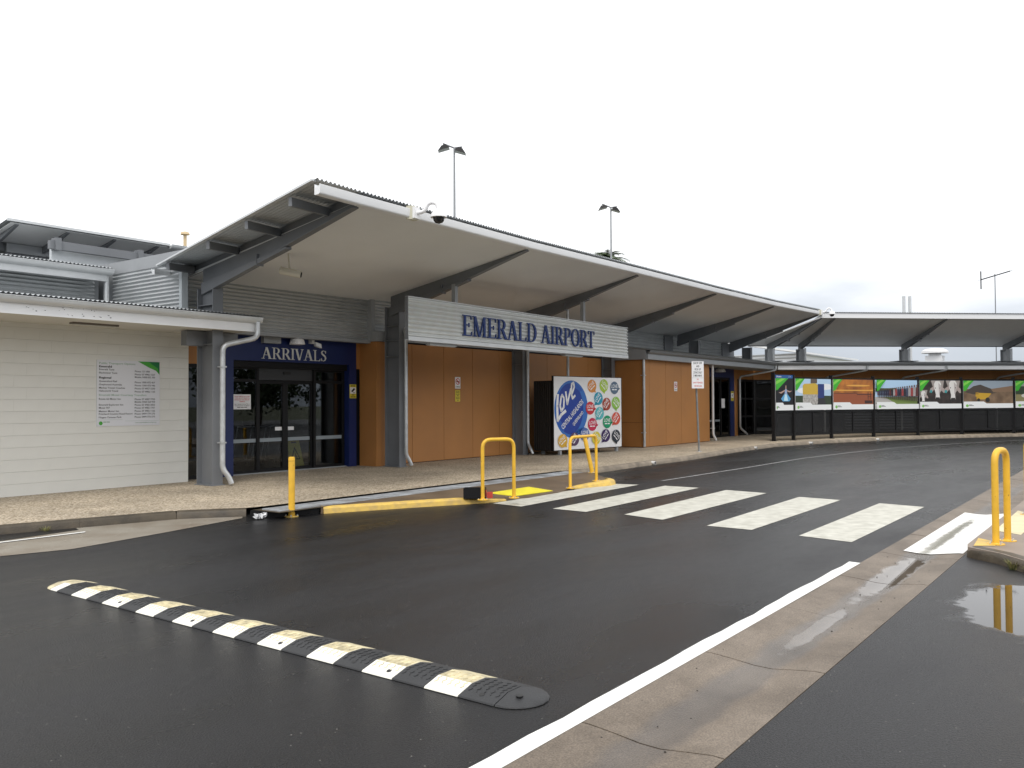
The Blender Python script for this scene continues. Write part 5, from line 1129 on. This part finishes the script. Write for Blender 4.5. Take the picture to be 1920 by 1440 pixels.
# loose stones and leaf litter
random.seed(21); st_ = MB()
for k in range(70):
    x_, y_ = random.uniform(3, 12), random.uniform(1.6, 2.25)
    s = random.uniform(.002, .007); zz = -.03*max(0, 1-abs(y_-1.91)/.33); st_.lathe((x_, y_, zz), [(s, 0), (s*.8, s*.6), (s*.2, s*.9)], 5)
st_.build('loose_grit', mat('grit', (.05, .045, .04), .9), kind='stuff', label='scattered dark grit in the concrete drain', cat='grit')
st_ = MB()
for k in range(60):
    x_ = random.uniform(4, 7.5); y_ = 10.2+random.uniform(-.4, .9)*(7.8-x_)/3.5; s = random.uniform(.002, .006); st_.lathe((x_, y_, .006), [(s, 0), (s*.8, s*.6), (s*.2, s*.9)], 5)
st_.build('loose_grit', mat('pale_grit', (.5, .46, .4), .9), kind='stuff', label='scattered pale grit in the gutter by the footpath', cat='grit')
# ================================================================== FLOODLIGHT POLES, PALM, BACKGROUND
def flood(x_, y_, h, label, s=1.0):
    t = thing('floodlight_pole', (x_, y_, -.1), label, 'light pole', 'apron floodlights behind the terminal'); mb = MB()
    mb.tube([(x_, y_, -.1), (x_, y_, h*.6), (x_, y_, h)], [.11, .06, .04], 10); mb.build('pole', M_STEELL, t)
    l_ = r0*1; mb = MB(); mb.tube([Vector((x_, y_, h))-l_*.55*s+Vector((0, 0, .22*s)), Vector((x_, y_, h)), Vector((x_, y_, h))+l_*.38*s+Vector((0, 0, .05*s))], .035, 8); mb.build('crossarm', M_STEEL, t)
    for sg_, dz in ((-1, .02), (1, -.12)):
        c = Vector((x_, y_, h))+l_*(.50*sg_*s if sg_ < 0 else .28*s)+Vector((0, 0, dz*s)); a = (l_*sg_+Vector((0, 0, -.25))).normalized(); u_ = a.cross(Vector((f0.x, f0.y, 0))).normalized(); mb = MB()
        v = [c+a*p*s+f0*q*s+u_*w_*s*(-1 if u_.z < 0 else 1) for p, q, w_ in ((-.12, -.12, .12), (.10, -.12, .10), (.10, .12, .10), (-.12, .12, .12), (-.25, -.22, -.10), (.32, -.22, -.12), (.32, .22, -.12), (-.25, .22, -.10))]
        mb.add(v, [(0, 1, 2, 3), (7, 6, 5, 4), (0, 4, 5, 1), (1, 5, 6, 2), (2, 6, 7, 3), (3, 7, 4, 0)]); hd2 = mb.build('lamp_head', M_BLACK, t)
        mb = MB(); mb.poly([p-u_*.006*(-1 if u_.z < 0 else 1) for p in v[4:]]); mb.build('lens', mat('flood_lens', (.55, .57, .6), .2), hd2)
flood(26.72, 22.75, 12.15, 'twin floodlight pole rising behind the entrance canopy', .85); flood(39.3, 22.6, 11.95, 'twin floodlight pole above the palm top behind the canopy', .85)
flue = thing('vent_stack', (17.2, 27.1, 3.9), 'thin cream vent stack behind the left roofs', 'vent'); mb = MB(); mb.tube([(17.2, 27.1, 3.9), (17.2, 27.1, 7.6)], .06, 8); mb.build('pipe', mat('cream_pipe', (.65, .5, .3), .6), flue); mb = MB(); mb.lathe((17.2, 27.1, 7.6), [(.16, 0), (.14, .08), (.02, .12)], 10); mb.build('cap', mat('cream_pipe', (.65, .5, .3)), flue)
def palm(x_, y_, h, label):
    t = thing('palm_tree', (x_, y_, -.1), label, 'palm'); mb = MB(); mb.tube([(x_, y_, -.1), (x_+.1, y_, h*.5), (x_+.05, y_, h)], [.22, .15, .11], 10); mb.build('trunk', mat('palm_trunk', (.16, .13, .10), .9, var=.4, vscale=8), t)
    mb = MB(); rr_ = random.Random(3)
    for k in range(44):
        a = rr_.uniform(0, 6.28); el_ = rr_.uniform(-.1, 1.1); ln = rr_.uniform(1.3, 1.9); d = Vector((math.cos(a), math.sin(a), 0)); pts = [Vector((x_, y_, h))+d*ln*q*math.cos(el_*(1-q*.3))+Vector((0, 0, ln*(math.sin(el_)*q-.55*q*q))) for q in [i/7 for i in range(8)]]
        for i in range(1, 8):
            tg = (pts[i]-pts[i-1]).normalized(); sd_ = tg.cross(Vector((0, 0, 1))).normalized()
            for s in (-1, 1):
                for j in range(2):
                    b = pts[i-1].lerp(pts[i], j*.5); tip = b+(sd_*s+tg*.7+Vector((0, 0, -.25))).normalized()*.42*(1-.5*abs(i/7-.4)); mb.add([b-tg*.055, b+tg*.055, tip], [(0, 1, 2)])
    mb.build('crown', mat('palm_leaf', (.07, .12, .025), .5, var=.4, vscale=2), t)
palm(52.2, 30.3, 11.7, 'green palm crown just showing above the entrance canopy roof edge')
# trees across the car park, behind the viewer; they are what the dark door glass mirrors
lm = mat('tree_leaf', (.045, .075, .022), .6, var=.5, vscale=1.2)
rt_ = random.Random(9)
def tree(x_, y_, h):
    t = thing('car_park_tree', (x_, y_, -.1), 'leafy broad tree across the car park from the terminal', 'tree', 'trees across the car park'); mb = MB(); mb.tube([(x_, y_, -.1), (x_+.1, y_, h*.3), (x_, y_+.1, h*.6)], [.25, .18, .08], 8)
    for k in range(5): a = k*1.26; mb.tube([(x_+.05, y_, h*.3), (x_+math.cos(a)*h*.2, y_+math.sin(a)*h*.2, h*.62)], [.1, .03], 6)
    mb.build('trunk', mat('bark', (.10, .08, .06), .9, var=.4, vscale=6), t); mb = MB(); cl = [(x_+rt_.gauss(0, h*.22), y_+rt_.gauss(0, h*.22), h*rt_.uniform(.25, .9)) for _ in range(26)]
    for c in cl:
        for _ in range(90):
            d = Vector((rt_.gauss(0, 1), rt_.gauss(0, 1), rt_.gauss(0, .7))); p = Vector(c)+d*h*.075; u_ = Vector((rt_.uniform(-1, 1), rt_.uniform(-1, 1), rt_.uniform(-1, 1))).normalized()*.2; v_ = u_.orthogonal().normalized()*.11; mb.add([p-u_, p+v_, p+u_, p-v_], [(0, 1, 2, 3)])
    mb.build('crown', lm, t)
for k in range(9): tree(2+k*7.0+rt_.uniform(-1, 1), -27+rt_.uniform(-3, 3), rt_.uniform(6.5, 9))
